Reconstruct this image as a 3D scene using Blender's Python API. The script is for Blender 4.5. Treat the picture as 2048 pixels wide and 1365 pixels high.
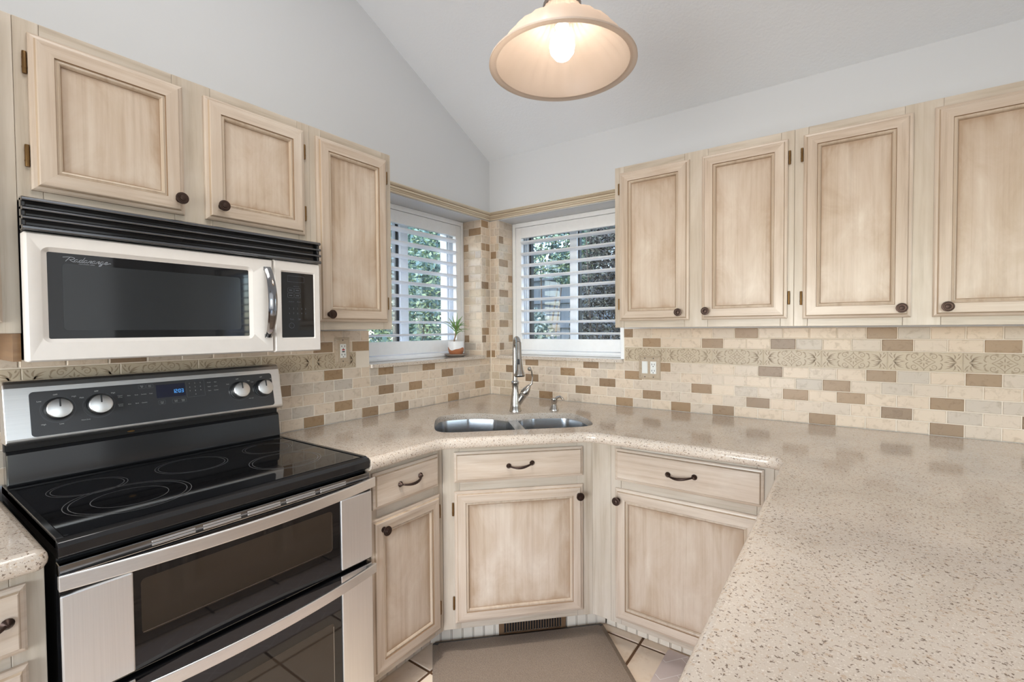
import bpy, math, random
from mathutils import Matrix, Vector
from mathutils.geometry import tessellate_polygon
random.seed(7)
for o in list(bpy.data.objects): bpy.data.objects.remove(o)
SC = bpy.context.scene
COL = SC.collection
R = math.radians
PI = math.pi
def lin(r, g, b):
    f = lambda c: (c/255/12.92) if c/255 <= .04045 else ((c/255+.055)/1.055)**2.4
    return (f(r), f(g), f(b), 1)

# ------------------------------------------------------------------ camera
cam = bpy.data.cameras.new('camera'); camo = bpy.data.objects.new('camera', cam); COL.objects.link(camo)
cam.sensor_width = 36; cam.lens = 943.48/2048*36; cam.clip_start = .02; cam.clip_end = 200
yaw, pitch, roll = .6193, -.0254, -.0072
fw = Vector((-math.sin(yaw)*math.cos(pitch), math.cos(yaw)*math.cos(pitch), math.sin(pitch)))
r0 = Vector((math.cos(yaw), math.sin(yaw), 0)); u0 = r0.cross(fw)
rr = math.cos(roll)*r0 + math.sin(roll)*u0; uu = -math.sin(roll)*r0 + math.cos(roll)*u0
Mc = Matrix(((rr.x, uu.x, -fw.x, 1.9122), (rr.y, uu.y, -fw.y, -2.441), (rr.z, uu.z, -fw.z, 1.340), (0, 0, 0, 1)))
camo.matrix_world = Mc
SC.camera = camo

# ------------------------------------------------------------------ world, sun, lamps, exposure
W = bpy.data.worlds.new('sky'); SC.world = W; W.use_nodes = True
wn = W.node_tree.nodes; wn.clear()
wo = wn.new('ShaderNodeOutputWorld'); wb = wn.new('ShaderNodeBackground'); ws = wn.new('ShaderNodeTexSky')
ws.sky_type = 'NISHITA'; ws.sun_disc = False; ws.sun_elevation = R(52); ws.sun_rotation = R(200)
wb.inputs['Strength'].default_value = 1.15
W.node_tree.links.new(ws.outputs[0], wb.inputs[0]); W.node_tree.links.new(wb.outputs[0], wo.inputs[0])
def lamp(name, kind, loc, rot, energy, color, **kw):
    l = bpy.data.lights.new(name, kind); l.energy = energy; l.color = color
    for k, v in kw.items(): setattr(l, k, v)
    o = bpy.data.objects.new(name, l); COL.objects.link(o); o.location = loc; o.rotation_euler = rot
    return o
so_ = lamp('sun', 'SUN', (2, 4, 8), (0, 0, 0), 3.6, (1, .95, .87), angle=R(1.5))
so_.rotation_euler = Vector((.35, .5, .85)).to_track_quat('Z', 'Y').to_euler()
# the kitchen's ceiling fitting and dining room daylight, then the added fill lamps
lamp('ceiling_fitting_light', 'AREA', (1.45, -1.95, 3.2), (0, 0, 0), 34, (1, .98, .95), shape='RECTANGLE', size=1.2, size_y=1.2)
lamp('dining_daylight', 'AREA', (5.6, -2.4, 1.9), (0, R(90), 0), 24, (.93, .97, 1), shape='RECTANGLE', size=2.6, size_y=3.4)
lamp('rear_fill', 'AREA', (2.6, -5.35, 1.8), (R(90), 0, 0), 9, (.95, .98, 1), shape='RECTANGLE', size=3.8, size_y=2.2)  # added fill from behind the camera, no known source there
lamp('low_aisle_fill', 'AREA', (1.2, -4.4, .85), (R(84), 0, R(8)), 27, (.97, .985, 1), shape='RECTANGLE', size=1.3, size_y=1.5, spread=R(120))  # added low fill for the aisle floor and base fronts; no door stands here
dl = lamp('aisle_fill_spot', 'SPOT', (1.15, -1.85, 3.2), (0, 0, 0), 170, (1, .965, .92), spot_size=R(37), spot_blend=.8, shadow_soft_size=.08)  # added spot that brightens the aisle floor, without a known fixture
dl.rotation_euler = (Vector((1.15, -1.85, 3.2))-Vector((1.12, -1.38, 0))).to_track_quat('Z', 'Y').to_euler()
SC.view_settings.view_transform = 'Standard'; SC.view_settings.look = 'None'
SC.view_settings.gamma = 1; SC.view_settings.use_curve_mapping = False
SC.view_settings.exposure = .08

# ------------------------------------------------------------------ materials
class NT:
    def __init__(s, name):
        s.m = bpy.data.materials.new(name); s.m.use_nodes = True
        s.t = s.m.node_tree; s.n = s.t.nodes; s.b = s.n['Principled BSDF']
    def new(s, k, **kw):
        a = s.n.new(k)
        for q, v in kw.items(): setattr(a, q, v)
        return a
    def ln(s, a, b): s.t.links.new(a, b)
    def coords(s, scale, kind='Object', rot=(0, 0, 0)):
        c = s.new('ShaderNodeTexCoord'); m = s.new('ShaderNodeMapping'); m.inputs['Scale'].default_value = scale
        m.inputs['Rotation'].default_value = rot
        s.ln(c.outputs[kind], m.inputs[0]); return m.outputs[0]
    def noise(s, vec, scale=5, detail=4, rough=.55, dist=0):
        a = s.new('ShaderNodeTexNoise'); a.inputs['Scale'].default_value = scale; a.inputs['Detail'].default_value = detail
        a.inputs['Roughness'].default_value = rough; a.inputs['Distortion'].default_value = dist
        s.ln(vec, a.inputs['Vector']); return a.outputs['Fac']
    def ramp(s, fac, stops, interp='LINEAR'):
        a = s.new('ShaderNodeValToRGB'); a.color_ramp.interpolation = interp; e = a.color_ramp.elements
        while len(e) < len(stops): e.new(.5)
        for i, (p, c) in enumerate(stops): e[i].position = p; e[i].color = c if len(c) == 4 else (*c, 1)
        s.ln(fac, a.inputs[0]); return a.outputs[0]
    def mix(s, fac, a, b, mode='MIX'):
        x = s.new('ShaderNodeMix', data_type='RGBA', blend_type=mode)
        for i, v in ((0, fac), (6, a), (7, b)):
            if hasattr(v, 'links'): s.ln(v, x.inputs[i])
            else: x.inputs[i].default_value = v
        return x.outputs[2]
    def math(s, op, a, b=0.):
        x = s.new('ShaderNodeMath', operation=op)
        for i, v in ((0, a), (1, b)):
            if hasattr(v, 'links'): s.ln(v, x.inputs[i])
            else: x.inputs[i].default_value = v
        return x.outputs[0]
    def bump(s, h, strength=.1, dist=.002):
        a = s.new('ShaderNodeBump'); a.inputs['Strength'].default_value = strength; a.inputs['Distance'].default_value = dist
        s.ln(h, a.inputs['Height']); s.ln(a.outputs[0], s.b.inputs['Normal'])
    def set(s, **kw):
        N = dict(color='Base Color', rough='Roughness', metal='Metallic', spec='Specular IOR Level', coat='Coat Weight', coatr='Coat Roughness',
                 emit='Emission Color', es='Emission Strength', trans='Transmission Weight', ior='IOR', aniso='Anisotropic', sss='Subsurface Weight')
        for k, v in kw.items():
            i = s.b.inputs[N[k]]
            if hasattr(v, 'links'): s.ln(v, i)
            else: i.default_value = v
        return s
def plain(name, c, rough=.5, metal=0, **kw):
    n = NT(name)
    v = n.coords((1, 1, 1)); f = n.noise(v, 40, 3)
    c = (*c[:3], 1)
    d = tuple(x*.965 for x in c[:3]) + (1,)
    n.set(color=n.ramp(f, [(.3, d), (.7, c)]), rough=rough, metal=metal, **kw)
    return n.m
def wood(name, horiz, light, mid, dark, blotch=1.):
    n = NT(name)
    sc = (3.2, 3.2, 55) if horiz else (48, 48, 2.0)
    oi = n.new('ShaderNodeObjectInfo')
    c = n.new('ShaderNodeTexCoord'); add = n.new('ShaderNodeVectorMath', operation='ADD')
    cmb = n.new('ShaderNodeCombineXYZ'); k = n.math('MULTIPLY', oi.outputs['Random'], 9.)
    for i in range(3): n.ln(k, cmb.inputs[i])
    n.ln(c.outputs['Object'], add.inputs[0]); n.ln(cmb.outputs[0], add.inputs[1])
    mp = n.new('ShaderNodeMapping'); mp.inputs['Scale'].default_value = sc; n.ln(add.outputs[0], mp.inputs[0])
    g = n.noise(mp.outputs[0], 1.0, 6, .62, .35)
    mp2 = n.new('ShaderNodeMapping'); mp2.inputs['Scale'].default_value = (2, 2, 7) if horiz else (7, 7, 2.2); n.ln(add.outputs[0], mp2.inputs[0])
    bl = n.noise(mp2.outputs[0], 1.0, 4, .6, .4)
    base = n.ramp(g, [(.30, dark), (.47, mid), (.66, light)])
    wash = n.ramp(bl, [(.36, (*[x*.86 for x in mid[:3]], 1)), (.52, mid), (.68, light)])
    n.set(color=n.mix(.55*blotch, base, wash), rough=.30, spec=.5)
    n.bump(g, .10, .001)
    return n.m
L1, M1, D1 = lin(206, 193, 178), lin(188, 170, 152), lin(150, 129, 108)
L2, M2, D2 = lin(202, 192, 179), lin(185, 172, 155), lin(152, 135, 115)
wood_v = wood('whitewashed_wood_upright', False, L1, M1, D1)
wood_h = wood('whitewashed_wood_level', True, L1, M1, D1)
frame_v = wood('face_frame_wood_upright', False, L2, M2, D2)
frame_h = wood('face_frame_wood_level', True, L2, M2, D2)
glaze = plain('brown_antique_glaze', lin(132, 104, 76), .45)
glaze_soft = wood('soft_antique_glaze', False, lin(196, 178, 156), lin(178, 156, 132), lin(150, 126, 100))
bead_m = wood('panel_bead_wood', False, lin(198, 183, 165), lin(182, 163, 142), lin(150, 127, 104))
def panel_mat(name):
    # the glaze was rubbed towards the rim of every door panel: a finish mark with a shape of its own
    n = NT(name)
    oi = n.new('ShaderNodeObjectInfo')
    c = n.new('ShaderNodeTexCoord'); add = n.new('ShaderNodeVectorMath', operation='ADD')
    cmb = n.new('ShaderNodeCombineXYZ'); k = n.math('MULTIPLY', oi.outputs['Random'], 9.)
    for i in range(3): n.ln(k, cmb.inputs[i])
    n.ln(c.outputs['Object'], add.inputs[0]); n.ln(cmb.outputs[0], add.inputs[1])
    def mp(sc):
        m = n.new('ShaderNodeMapping'); m.inputs['Scale'].default_value = sc; n.ln(add.outputs[0], m.inputs[0]); return m.outputs[0]
    g = n.noise(mp((60, 60, 1.6)), 1, 6, .6, .4); bl = n.noise(mp((9, 9, 4.2)), 1, 5, .62, .6)
    base = n.ramp(g, [(.30, D1), (.47, M1), (.66, L1)])
    wash = n.ramp(bl, [(.34, lin(172, 151, 128)), (.50, M1), (.74, lin(209, 197, 182))])
    col = n.mix(.66, base, wash)
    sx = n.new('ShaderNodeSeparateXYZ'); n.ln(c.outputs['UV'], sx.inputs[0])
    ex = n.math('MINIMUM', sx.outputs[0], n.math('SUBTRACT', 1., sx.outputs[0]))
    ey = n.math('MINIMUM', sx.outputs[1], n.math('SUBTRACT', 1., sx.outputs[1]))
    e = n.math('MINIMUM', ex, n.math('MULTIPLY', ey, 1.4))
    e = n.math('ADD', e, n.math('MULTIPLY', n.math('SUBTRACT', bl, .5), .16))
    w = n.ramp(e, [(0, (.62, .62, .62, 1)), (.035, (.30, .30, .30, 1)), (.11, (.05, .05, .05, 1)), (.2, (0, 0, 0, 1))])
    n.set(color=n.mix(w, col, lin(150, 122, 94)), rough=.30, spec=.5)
    n.bump(g, .10, .001)
    return n.m
panel_m = panel_mat('glazed_door_panel')
bronze = plain('dark_bronze', lin(66, 52, 46), .38, .85)
brass = plain('aged_brass', lin(120, 92, 58), .35, .9)
def paint(name, c, sc, st):
    n = NT(name); v = n.coords((1, 1, 1)); f = n.noise(v, sc, 5, .6)
    n.set(color=(*c[:3], 1), rough=.75, spec=.25); n.bump(f, st, .004); return n.m
wall_paint = paint('pale_grey_wall_paint', lin(208, 209, 210), 60, .06)
ceil_paint = paint('orange_peel_ceiling_paint', lin(236, 239, 242), 85, .28)
white_paint = plain('white_satin_paint', lin(243, 244, 245), .35)
trim_cream = wood('cream_glazed_trim', True, lin(216, 205, 184), lin(204, 190, 166), lin(172, 152, 124), .7)
def stone(name, ramp_, scale, vein):
    n = NT(name); oi = n.new('ShaderNodeObjectInfo')
    c = n.new('ShaderNodeTexCoord'); add = n.new('ShaderNodeVectorMath', operation='ADD'); cmb = n.new('ShaderNodeCombineXYZ')
    k = n.math('MULTIPLY', oi.outputs['Random'], 30.)
    for i in range(3): n.ln(k, cmb.inputs[i])
    n.ln(c.outputs['Object'], add.inputs[0]); n.ln(cmb.outputs[0], add.inputs[1])
    base = n.ramp(oi.outputs['Random'], ramp_)
    a = n.noise(add.outputs[0], scale, 6, .65, .6)
    sp = n.ramp(a, [(.33, (*[x for x in vein[:3]], 1)), (.48, (1, 1, 1, 1)), (.60, (1, 1, 1, 1)), (.74, (1.0, 1.0, 1.0, 1))])
    n.set(color=n.mix(.75, base, sp, 'MULTIPLY'), rough=.33, spec=.4); n.bump(a, .12, .001)
    return n.m
tile_cream = stone('cream_travertine_tile', [(0, lin(216, 196, 174)), (.35, lin(220, 201, 179)), (.6, lin(213, 196, 177)), (.85, lin(205, 190, 173)), (1, lin(195, 183, 169))], 38, (.74, .70, .64))
tile_brown = stone('brown_travertine_tile', [(0, lin(152, 124, 94)), (.5, lin(166, 138, 108)), (1, lin(140, 116, 92))], 42, (.72, .66, .58))
tile_tan = stone('tan_travertine_tile', [(0, lin(204, 186, 162)), (1, lin(192, 174, 152))], 42, (.78, .74, .68))
border_m = stone('beige_border_tile', [(0, lin(198, 181, 156)), (1, lin(190, 174, 151))], 42, (.9, .87, .83))
relief_m = plain('taupe_pressed_relief', lin(158, 138, 114), .45)
grout_m = paint('cream_grout', lin(228, 216, 200), 200, .1)
def quartz():
    n = NT('speckled_beige_quartz'); v = n.coords((1, 1, 1))
    a = n.noise(v, 135, 3, .6); b_ = n.noise(v, 205, 2, .55); c = n.noise(v, 320, 2, .5); d = n.noise(v, 9, 3)
    col = n.ramp(d, [(.3, lin(198, 184, 169)), (.7, lin(208, 195, 181))])
    col = n.mix(n.ramp(a, [(.56, (0, 0, 0, 1)), (.66, (.65, .65, .65, 1))]), col, lin(182, 156, 130))
    col = n.mix(n.ramp(c, [(.61, (0, 0, 0, 1)), (.67, (.55, .55, .55, 1))]), col, lin(238, 230, 220))
    col = n.mix(n.ramp(b_, [(.605, (0, 0, 0, 1)), (.665, (.85, .85, .85, 1))]), col, lin(98, 78, 64))
    n.set(color=col, rough=.10, spec=.62); return n.m
quartz_m = quartz()
def steel(name, c, rough, axis):
    n = NT(name); sc = {'y': (300, 4, 300), 'x': (4, 300, 300), 'z': (300, 300, 4)}[axis]
    f = n.noise(n.coords(sc), 1, 3); n.set(color=n.ramp(f, [(.3, (*[x*.94 for x in c[:3]], 1)), (.7, c)]), metal=1, rough=rough); n.bump(f, .04, .0005); return n.m
stainless = steel('brushed_stainless', lin(232, 230, 228), .34, 'y')
stainless_v = steel('brushed_stainless_upright', lin(232, 231, 230), .42, 'z')
sink_steel = steel('satin_sink_steel', lin(186, 186, 186), .24, 'z')
nickel = steel('brushed_nickel', lin(190, 185, 178), .24, 'z')
chrome = plain('dark_chrome', lin(150, 150, 152), .10, 1)
smoked = plain('smoked_chrome', lin(120, 122, 126), .16, 1)
enamel = plain('black_enamel', (.012, .012, .013), .10, spec=.6)
blackglass = plain('black_glass', (.006, .006, .007), .035, spec=.55)
blackplastic = plain('black_plastic', (.02, .02, .021), .35)
ovenglass = plain('tinted_oven_glass', (.030, .022, .016), .04, spec=.6)
panelgrey = plain('charcoal_control_glass', (.040, .041, .044), .16, spec=.5)
biscuit = plain('off_white_appliance_plastic', lin(216, 210, 204), .32)
meshgrey = plain('perforated_screen', (.020, .022, .024), .10, spec=.5)
ringwhite = plain('printed_burner_line', lin(112, 112, 112), .3)
labelm = plain('printed_label', lin(190, 190, 188), .4)
labelmid = plain('grey_script_print', lin(140, 144, 150), .4)
labeldim = plain('faint_printed_label', lin(92, 96, 104), .4)
displaym = plain('display_glass', (.008, .010, .030), .08)
digit = NT('lit_blue_digits').set(color=(.02, .1, .3, 1), emit=(.10, .42, .95, 1), es=.9).m
browngrille = plain('brown_register_metal', lin(120, 92, 66), .45, .15)
darkvoid = plain('dark_gap', (.012, .010, .009), .8)
rawwood = wood('raw_brown_wood', True, lin(150, 116, 82), lin(132, 98, 66), lin(104, 74, 48))
beadwhite = plain('white_beadboard', lin(226, 214, 196), .45)
matgrey = NT('taupe_cushion_mat')
_f = matgrey.noise(matgrey.coords((1, 1, 1)), 260, 3, .7)
matgrey.set(color=matgrey.ramp(_f, [(.3, lin(120, 105, 92)), (.7, lin(152, 136, 120))]), rough=.7); matgrey.bump(_f, .6, .003); matgrey = matgrey.m
matedge = plain('dark_mat_edge', lin(62, 62, 62), .7)
rugm = plain('pale_mauve_mat', lin(214, 198, 191), .8)
rugline = plain('white_mat_line', lin(246, 240, 236), .8)
floor_tile = stone('beige_floor_tile', [(0, lin(232, 212, 188)), (1, lin(240, 222, 200))], 12, (.84, .78, .72))
floor_grout = paint('brown_floor_grout', lin(112, 84, 62), 150, .2)
plate_m = stone('stone_wall_plate', [(0, lin(178, 160, 138)), (1, lin(192, 174, 152))], 60, (.8, .76, .7))
whiteplastic = plain('white_device_plastic', lin(236, 236, 232), .3)
redm = plain('red_button', lin(190, 44, 54), .4)
blackbtn = plain('black_button', (.02, .02, .02), .4)
leaf_aloe = plain('aloe_green', lin(122, 160, 92), .4, sss=.05)
stem_m = plain('dry_aloe_stem', lin(150, 122, 100), .7)
copper = plain('wood_copper_glaze', lin(176, 112, 76), .4)
potwhite = plain('white_pot_glaze', lin(236, 236, 236), .35)
saucerm = plain('grey_brown_saucer', lin(142, 128, 118), .5)
soil = plain('pale_pebbles', lin(150, 132, 112), .9)
vinyl = plain('white_vinyl_frame', lin(220, 224, 228), .35)
def glass():
    n = NT('clear_window_glass'); n.n.remove(n.b)
    t = n.new('ShaderNodeBsdfTransparent'); t.inputs[0].default_value = (.97, .985, .99, 1); g = n.new('ShaderNodeBsdfGlossy'); g.inputs['Roughness'].default_value = .01
    lw = n.new('ShaderNodeLayerWeight'); lw.inputs[0].default_value = .5; fr = n.math('ADD', .03, n.math('MULTIPLY', n.math('POWER', lw.outputs['Facing'], 5.), .6)); mx = n.new('ShaderNodeMixShader')
    n.ln(fr, mx.inputs[0]); n.ln(t.outputs[0], mx.inputs[1]); n.ln(g.outputs[0], mx.inputs[2])
    n.ln(mx.outputs[0], n.n['Material Output'].inputs[0]); return n.m
glass_m = glass()
def shade():
    n = NT('frosted_alabaster_glass'); n.n.remove(n.b)
    d = n.new('ShaderNodeBsdfDiffuse'); d.inputs[0].default_value = lin(182, 172, 163); t = n.new('ShaderNodeBsdfTranslucent'); t.inputs[0].default_value = lin(236, 222, 208)
    g = n.new('ShaderNodeBsdfGlossy'); g.inputs['Roughness'].default_value = .35
    m1 = n.new('ShaderNodeMixShader'); m1.inputs[0].default_value = .5; m2 = n.new('ShaderNodeMixShader'); m2.inputs[0].default_value = .04
    n.ln(d.outputs[0], m1.inputs[1]); n.ln(t.outputs[0], m1.inputs[2]); n.ln(m1.outputs[0], m2.inputs[1]); n.ln(g.outputs[0], m2.inputs[2])
    n.ln(m2.outputs[0], n.n['Material Output'].inputs[0]); return n.m
shade_m = shade()
bulb_m = NT('glowing_bulb').set(color=(1, 1, 1, 1), emit=(1, .87, .73, 1), es=32).m
pewter = plain('brushed_pewter', lin(150, 138, 128), .4, .8)
def foliage(name, a, b, c):
    n = NT(name); f = n.noise(n.coords((1, 1, 1)), 5, 4, .7)
    g = n.new('ShaderNodeNewGeometry')
    f2 = n.math('ADD', n.math('MULTIPLY', f, .6), n.math('MULTIPLY', g.outputs['Random Per Island'], .4))
    n.set(color=n.ramp(f2, [(.3, a), (.5, b), (.72, c)]), rough=.55); return n.m
fol_blue = foliage('blue_green_foliage', lin(70, 92, 86), lin(112, 140, 128), lin(176, 190, 130))
fol_dark = foliage('dark_brush_foliage', lin(44, 40, 36), lin(76, 70, 62), lin(132, 134, 114))
fol_pale = foliage('silver_foliage', lin(96, 118, 112), lin(164, 182, 174), lin(214, 220, 190))
bark = plain('grey_bark', lin(120, 108, 96), .9)
fence_m = wood('weathered_grey_boards', False, lin(150, 160, 168), lin(128, 140, 150), lin(100, 112, 122))
ground_m = plain('garden_soil', lin(110, 100, 84), .95)
siding = plain('pale_exterior_siding', lin(180, 178, 172), .8)

# ------------------------------------------------------------------ mesh builder
I4 = Matrix.Identity(4)
class MB:
    def __init__(s, F=None): s.v = []; s.f = []; s.m = []; s.F = F or I4; s.uv = None
    def add(s, vs, fs, mat=0, F=None):
        k = len(s.v); F = s.F if F is None else s.F @ F
        s.v += [F @ Vector(p) for p in vs]
        s.f += [tuple(i+k for i in f) for f in fs]; s.m += [mat]*len(fs) if isinstance(mat, int) else list(mat)
        return s
    def box(s, x0, x1, y0, y1, z0, z1, mat=0, F=None):
        if x0 > x1: x0, x1 = x1, x0
        if y0 > y1: y0, y1 = y1, y0
        if z0 > z1: z0, z1 = z1, z0
        return s.add([(x0, y0, z0), (x1, y0, z0), (x1, y1, z0), (x0, y1, z0), (x0, y0, z1), (x1, y0, z1), (x1, y1, z1), (x0, y1, z1)],
                     [(0, 3, 2, 1), (4, 5, 6, 7), (0, 1, 5, 4), (1, 2, 6, 5), (2, 3, 7, 6), (3, 0, 4, 7)], mat, F)
    def rings(s, rings, mat=0, closed=True, cap0=False, cap1=False, F=None):
        """loft rings of equal length; mat may be an int or one per band"""
        n = len(rings[0]); vs = [p for r in rings for p in r]; fs = []; ms = []
        for i in range(len(rings)-1):
            for j in range(n if closed else n-1):
                a, b = i*n+j, i*n+(j+1) % n
                fs.append((a, b, b+n, a+n)); mm = mat if isinstance(mat, int) else mat[i]; ms.append(mm if isinstance(mm, int) else mm[j])
        m0 = mat if isinstance(mat, int) else 0
        if cap0: fs.append(tuple(reversed(range(n)))); ms.append(m0)
        if cap1: fs.append(tuple(range((len(rings)-1)*n, len(rings)*n))); ms.append(m0)
        return s.add(vs, fs, ms, F)
    def lathe(s, prof, seg=24, mat=0, F=None, cap0=True, cap1=True):
        rg = [[(r*math.cos(2*PI*j/seg), r*math.sin(2*PI*j/seg), z) for j in range(seg)] for r, z in prof]
        return s.rings(rg, mat, True, cap0, cap1, F)
    def tube(s, path, rad, seg=10, mat=0, F=None, flat=1.0):
        P = [Vector(p) for p in path]; n = len(P); rg = []; up = None
        for i in range(n):
            t = (P[min(i+1, n-1)] - P[max(i-1, 0)]).normalized()
            if up is None:
                up = Vector((0, 0, 1)) if abs(t.z) < .9 else Vector((1, 0, 0))
            a = t.cross(up).normalized(); b = a.cross(t).normalized(); up = b
            r = rad if isinstance(rad, (int, float)) else rad[i]
            rg.append([tuple(P[i] + a*r*math.cos(2*PI*j/seg) + b*r*flat*math.sin(2*PI*j/seg)) for j in range(seg)])
        return s.rings(rg, mat, True, True, True, F)
    def prism(s, poly, y0, y1, axis='y', mat=0, F=None):
        """extrude a polygon; axis y: poly is (x,z); x: (y,z); z: (x,y)"""
        def p(a, b, c): return {'y': (a, c, b), 'x': (c, a, b), 'z': (a, b, c)}[axis]
        n = len(poly); vs = [p(a, b, y0) for a, b in poly] + [p(a, b, y1) for a, b in poly]
        tri = tessellate_polygon([[Vector((a, b, 0)) for a, b in poly]])
        fs = [tuple(t) for t in tri] + [tuple(i+n for i in reversed(t)) for t in tri] + [(j, (j+1) % n, (j+1) % n+n, j+n) for j in range(n)]
        return s.add(vs, fs, mat, F)
    def ribbon(s, pts, w, z=0, mat=0, F=None):
        """flat strip in the local xz plane at local y=z"""
        n = len(pts); L = []
        for i in range(n):
            a = pts[max(i-1, 0)]; b = pts[min(i+1, n-1)]; dx, dy = b[0]-a[0], b[1]-a[1]; l = math.hypot(dx, dy) or 1
            ww = (w if isinstance(w, (int, float)) else w[i])/2
            L.append((pts[i][0]-dy/l*ww, pts[i][1]+dx/l*ww)); L.append((pts[i][0]+dy/l*ww, pts[i][1]-dx/l*ww))
        return s.add([(a, z, b) for a, b in L], [(2*i+1, 2*i, 2*i+2, 2*i+3) for i in range(n-1)], mat, F)
    def mesh(s, name, mats, off=None, smooth=None):
        me = bpy.data.meshes.new(name)
        o = off or Vector((0, 0, 0))
        me.from_pydata([tuple(p-o) for p in s.v], [], s.f)
        for m in (mats if isinstance(mats, (list, tuple)) else [mats]): me.materials.append(m)
        me.polygons.foreach_set('material_index', s.m)
        if smooth is not None:
            me.polygons.foreach_set('use_smooth', [True]*len(s.f)); me.set_sharp_from_angle(angle=R(smooth))
        me.update(); return me
    def fix(s, me):
        import bmesh
        b = bmesh.new(); b.from_mesh(me); bmesh.ops.recalc_face_normals(b, faces=b.faces); b.to_mesh(me); b.free()
    def build(s, name, mats, parent=None, bevel=0, smooth=None, seg=2):
        off = rootloc(parent)
        me = s.mesh(name, mats, off, None); s.fix(me)
        if smooth is not None:
            me.polygons.foreach_set('use_smooth', [True]*len(me.polygons)); me.set_sharp_from_angle(angle=R(smooth))
        o = bpy.data.objects.new(name, me); COL.objects.link(o)
        if parent: o.parent = parent
        if bevel:
            b = o.modifiers.new('bevel', 'BEVEL'); b.width = bevel; b.segments = seg; b.limit_method = 'ANGLE'; b.angle_limit = R(35)
        return o
def rootloc(p):
    v = Vector((0, 0, 0))
    while p is not None: v = v + p.location; p = p.parent
    return v
def place(name, me, M, parent):
    o = bpy.data.objects.new(name, me); COL.objects.link(o); o.parent = parent
    o.matrix_basis = Matrix.Translation(-rootloc(parent)) @ M
    return o
def thing(name, label, cat, loc=(0, 0, 0), group=None):
    o = bpy.data.objects.new(name, None); COL.objects.link(o); o.location = loc; o.empty_display_size = .05
    return tag(o, label, cat, group)
def tag(o, label, cat, group=None):
    o['label'] = label; o['category'] = cat
    if group: o['group'] = group
    return o
def struct(o): o['kind'] = 'structure'; return o
def T(x, y, z): return Matrix.Translation((x, y, z))
def RX(a): return Matrix.Rotation(a, 4, 'X')
def RY(a): return Matrix.Rotation(a, 4, 'Y')
def RZ(a): return Matrix.Rotation(a, 4, 'Z')
S2 = math.sqrt(2)
# local frames: x runs along a cabinet front, y runs into the wall, z up
FL = RZ(PI/2)                                # left wall: world = (-y, x, z); x is -distance from the corner
FR = I4                                      # right wall
FD = T(.8425, -.8425, 0) @ RZ(PI/4)          # diagonal sink front
FP = RZ(-PI/2)                               # peninsula front: world = (y, -x, z)
def arc(cx, cy, r, a0, a1, n=8): return [(cx+r*math.cos(a0+(a1-a0)*i/n), cy+r*math.sin(a0+(a1-a0)*i/n)) for i in range(n+1)]
def fillet(poly, rad, n=6):
    """round corners of a polygon; rad maps index to radius or is one number"""
    out = []; N = len(poly)
    for i in range(N):
        r = rad.get(i, 0) if isinstance(rad, dict) else rad
        p = Vector((*poly[i], 0)); a = (Vector((*poly[i-1], 0))-p); b = (Vector((*poly[(i+1) % N], 0))-p)
        if r <= 0 or a.length < 1e-6 or b.length < 1e-6: out.append(poly[i]); continue
        la, lb = a.length, b.length; a.normalize(); b.normalize()
        ang = a.angle(b); d = min(r/math.tan(ang/2), la*.49, lb*.49); r2 = d*math.tan(ang/2)
        c = p + (a+b).normalized()*(r2/math.sin(ang/2))
        s0 = p+a*d-c; s1 = p+b*d-c; th = s0.angle(s1); ax = s0.cross(s1).normalized()
        for k in range(n+1):
            q = c + Matrix.Rotation(th*k/n, 3, ax) @ s0; out.append((q.x, q.y))
    return out
def text_mesh(mb, s, size, F, mat=0, shear=0, align='CENTER'):
    cu = bpy.data.curves.new('t', 'FONT'); cu.body = s; cu.size = size; cu.shear = shear; cu.align_x = align; cu.align_y = 'CENTER'; cu.resolution_u = 2
    ob = bpy.data.objects.new('t', cu); COL.objects.link(ob)
    dg = bpy.context.evaluated_depsgraph_get(); me = bpy.data.meshes.new_from_object(ob.evaluated_get(dg))
    mb.add([(v.co.x, 0, v.co.y) for v in me.vertices], [tuple(p.vertices) for p in me.polygons], mat, F)
    bpy.data.objects.remove(ob); bpy.data.meshes.remove(me); bpy.data.curves.remove(cu)

# ------------------------------------------------------------------ the room
SL = .472; Z0 = 2.427
def ceilz(y): return Z0 - SL*y if y > -2.75 else Z0 + SL*(5.5+y)
def gable(b, x0, x1, ymin, ymax, z0, mat=0):
    b.prism([(ymin, z0), (ymax, z0), (ymax, Z0-SL*ymax), (-2.75, ceilz(-2.75)), (ymin, ceilz(ymin))], x0, x1, 'x', mat)
b = MB()
b.box(-.32, 0, -5.5, .32, -.02, 1.153)
b.box(-.32, 0, -.087, .32, 1.153, 2.04)
b.box(-.32, 0, -5.5, -.975, 1.153, 2.04)
gable(b, -.32, 0, -5.5, .32, 2.04)
wall_left = struct(b.build('wall_left', wall_paint))
b = MB()
b.box(0, 6.1, 0, .32, -.02, 1.153)
b.box(0, .07, 0, .32, 1.153, 2.04)
b.box(.92, 6.1, 0, .32, 1.153, 2.04) if False else None
b.box(.92, 3.55, 0, .32, 1.153, 2.04); b.box(4.75, 6.1, 0, .32, 1.153, 2.04)
b.box(0, 6.1, 0, .32, 2.04, Z0+.02)
wall_right = struct(b.build('wall_right', wall_paint))
b = MB(); b.box(5.9, 6.1, -5.5, -3.3, 0, 2.2); b.box(5.9, 6.1, -1.5, .0, 0, 2.2); b.box(5.9, 6.1, -3.3, -1.5, 0, .9); gable(b, 5.9, 6.1, -5.5, 0, 2.2)
struct(b.build('wall_dining', wall_paint))
b = MB(); b.box(-.1, .7, -5.7, -5.5, 0, 2.5); b.box(4.5, 6.1, -5.7, -5.5, 0, 2.5); b.box(.7, 4.5, -5.7, -5.5, 0, .85); b.box(.7, 4.5, -5.7, -5.5, 2.15, 2.5)
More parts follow.
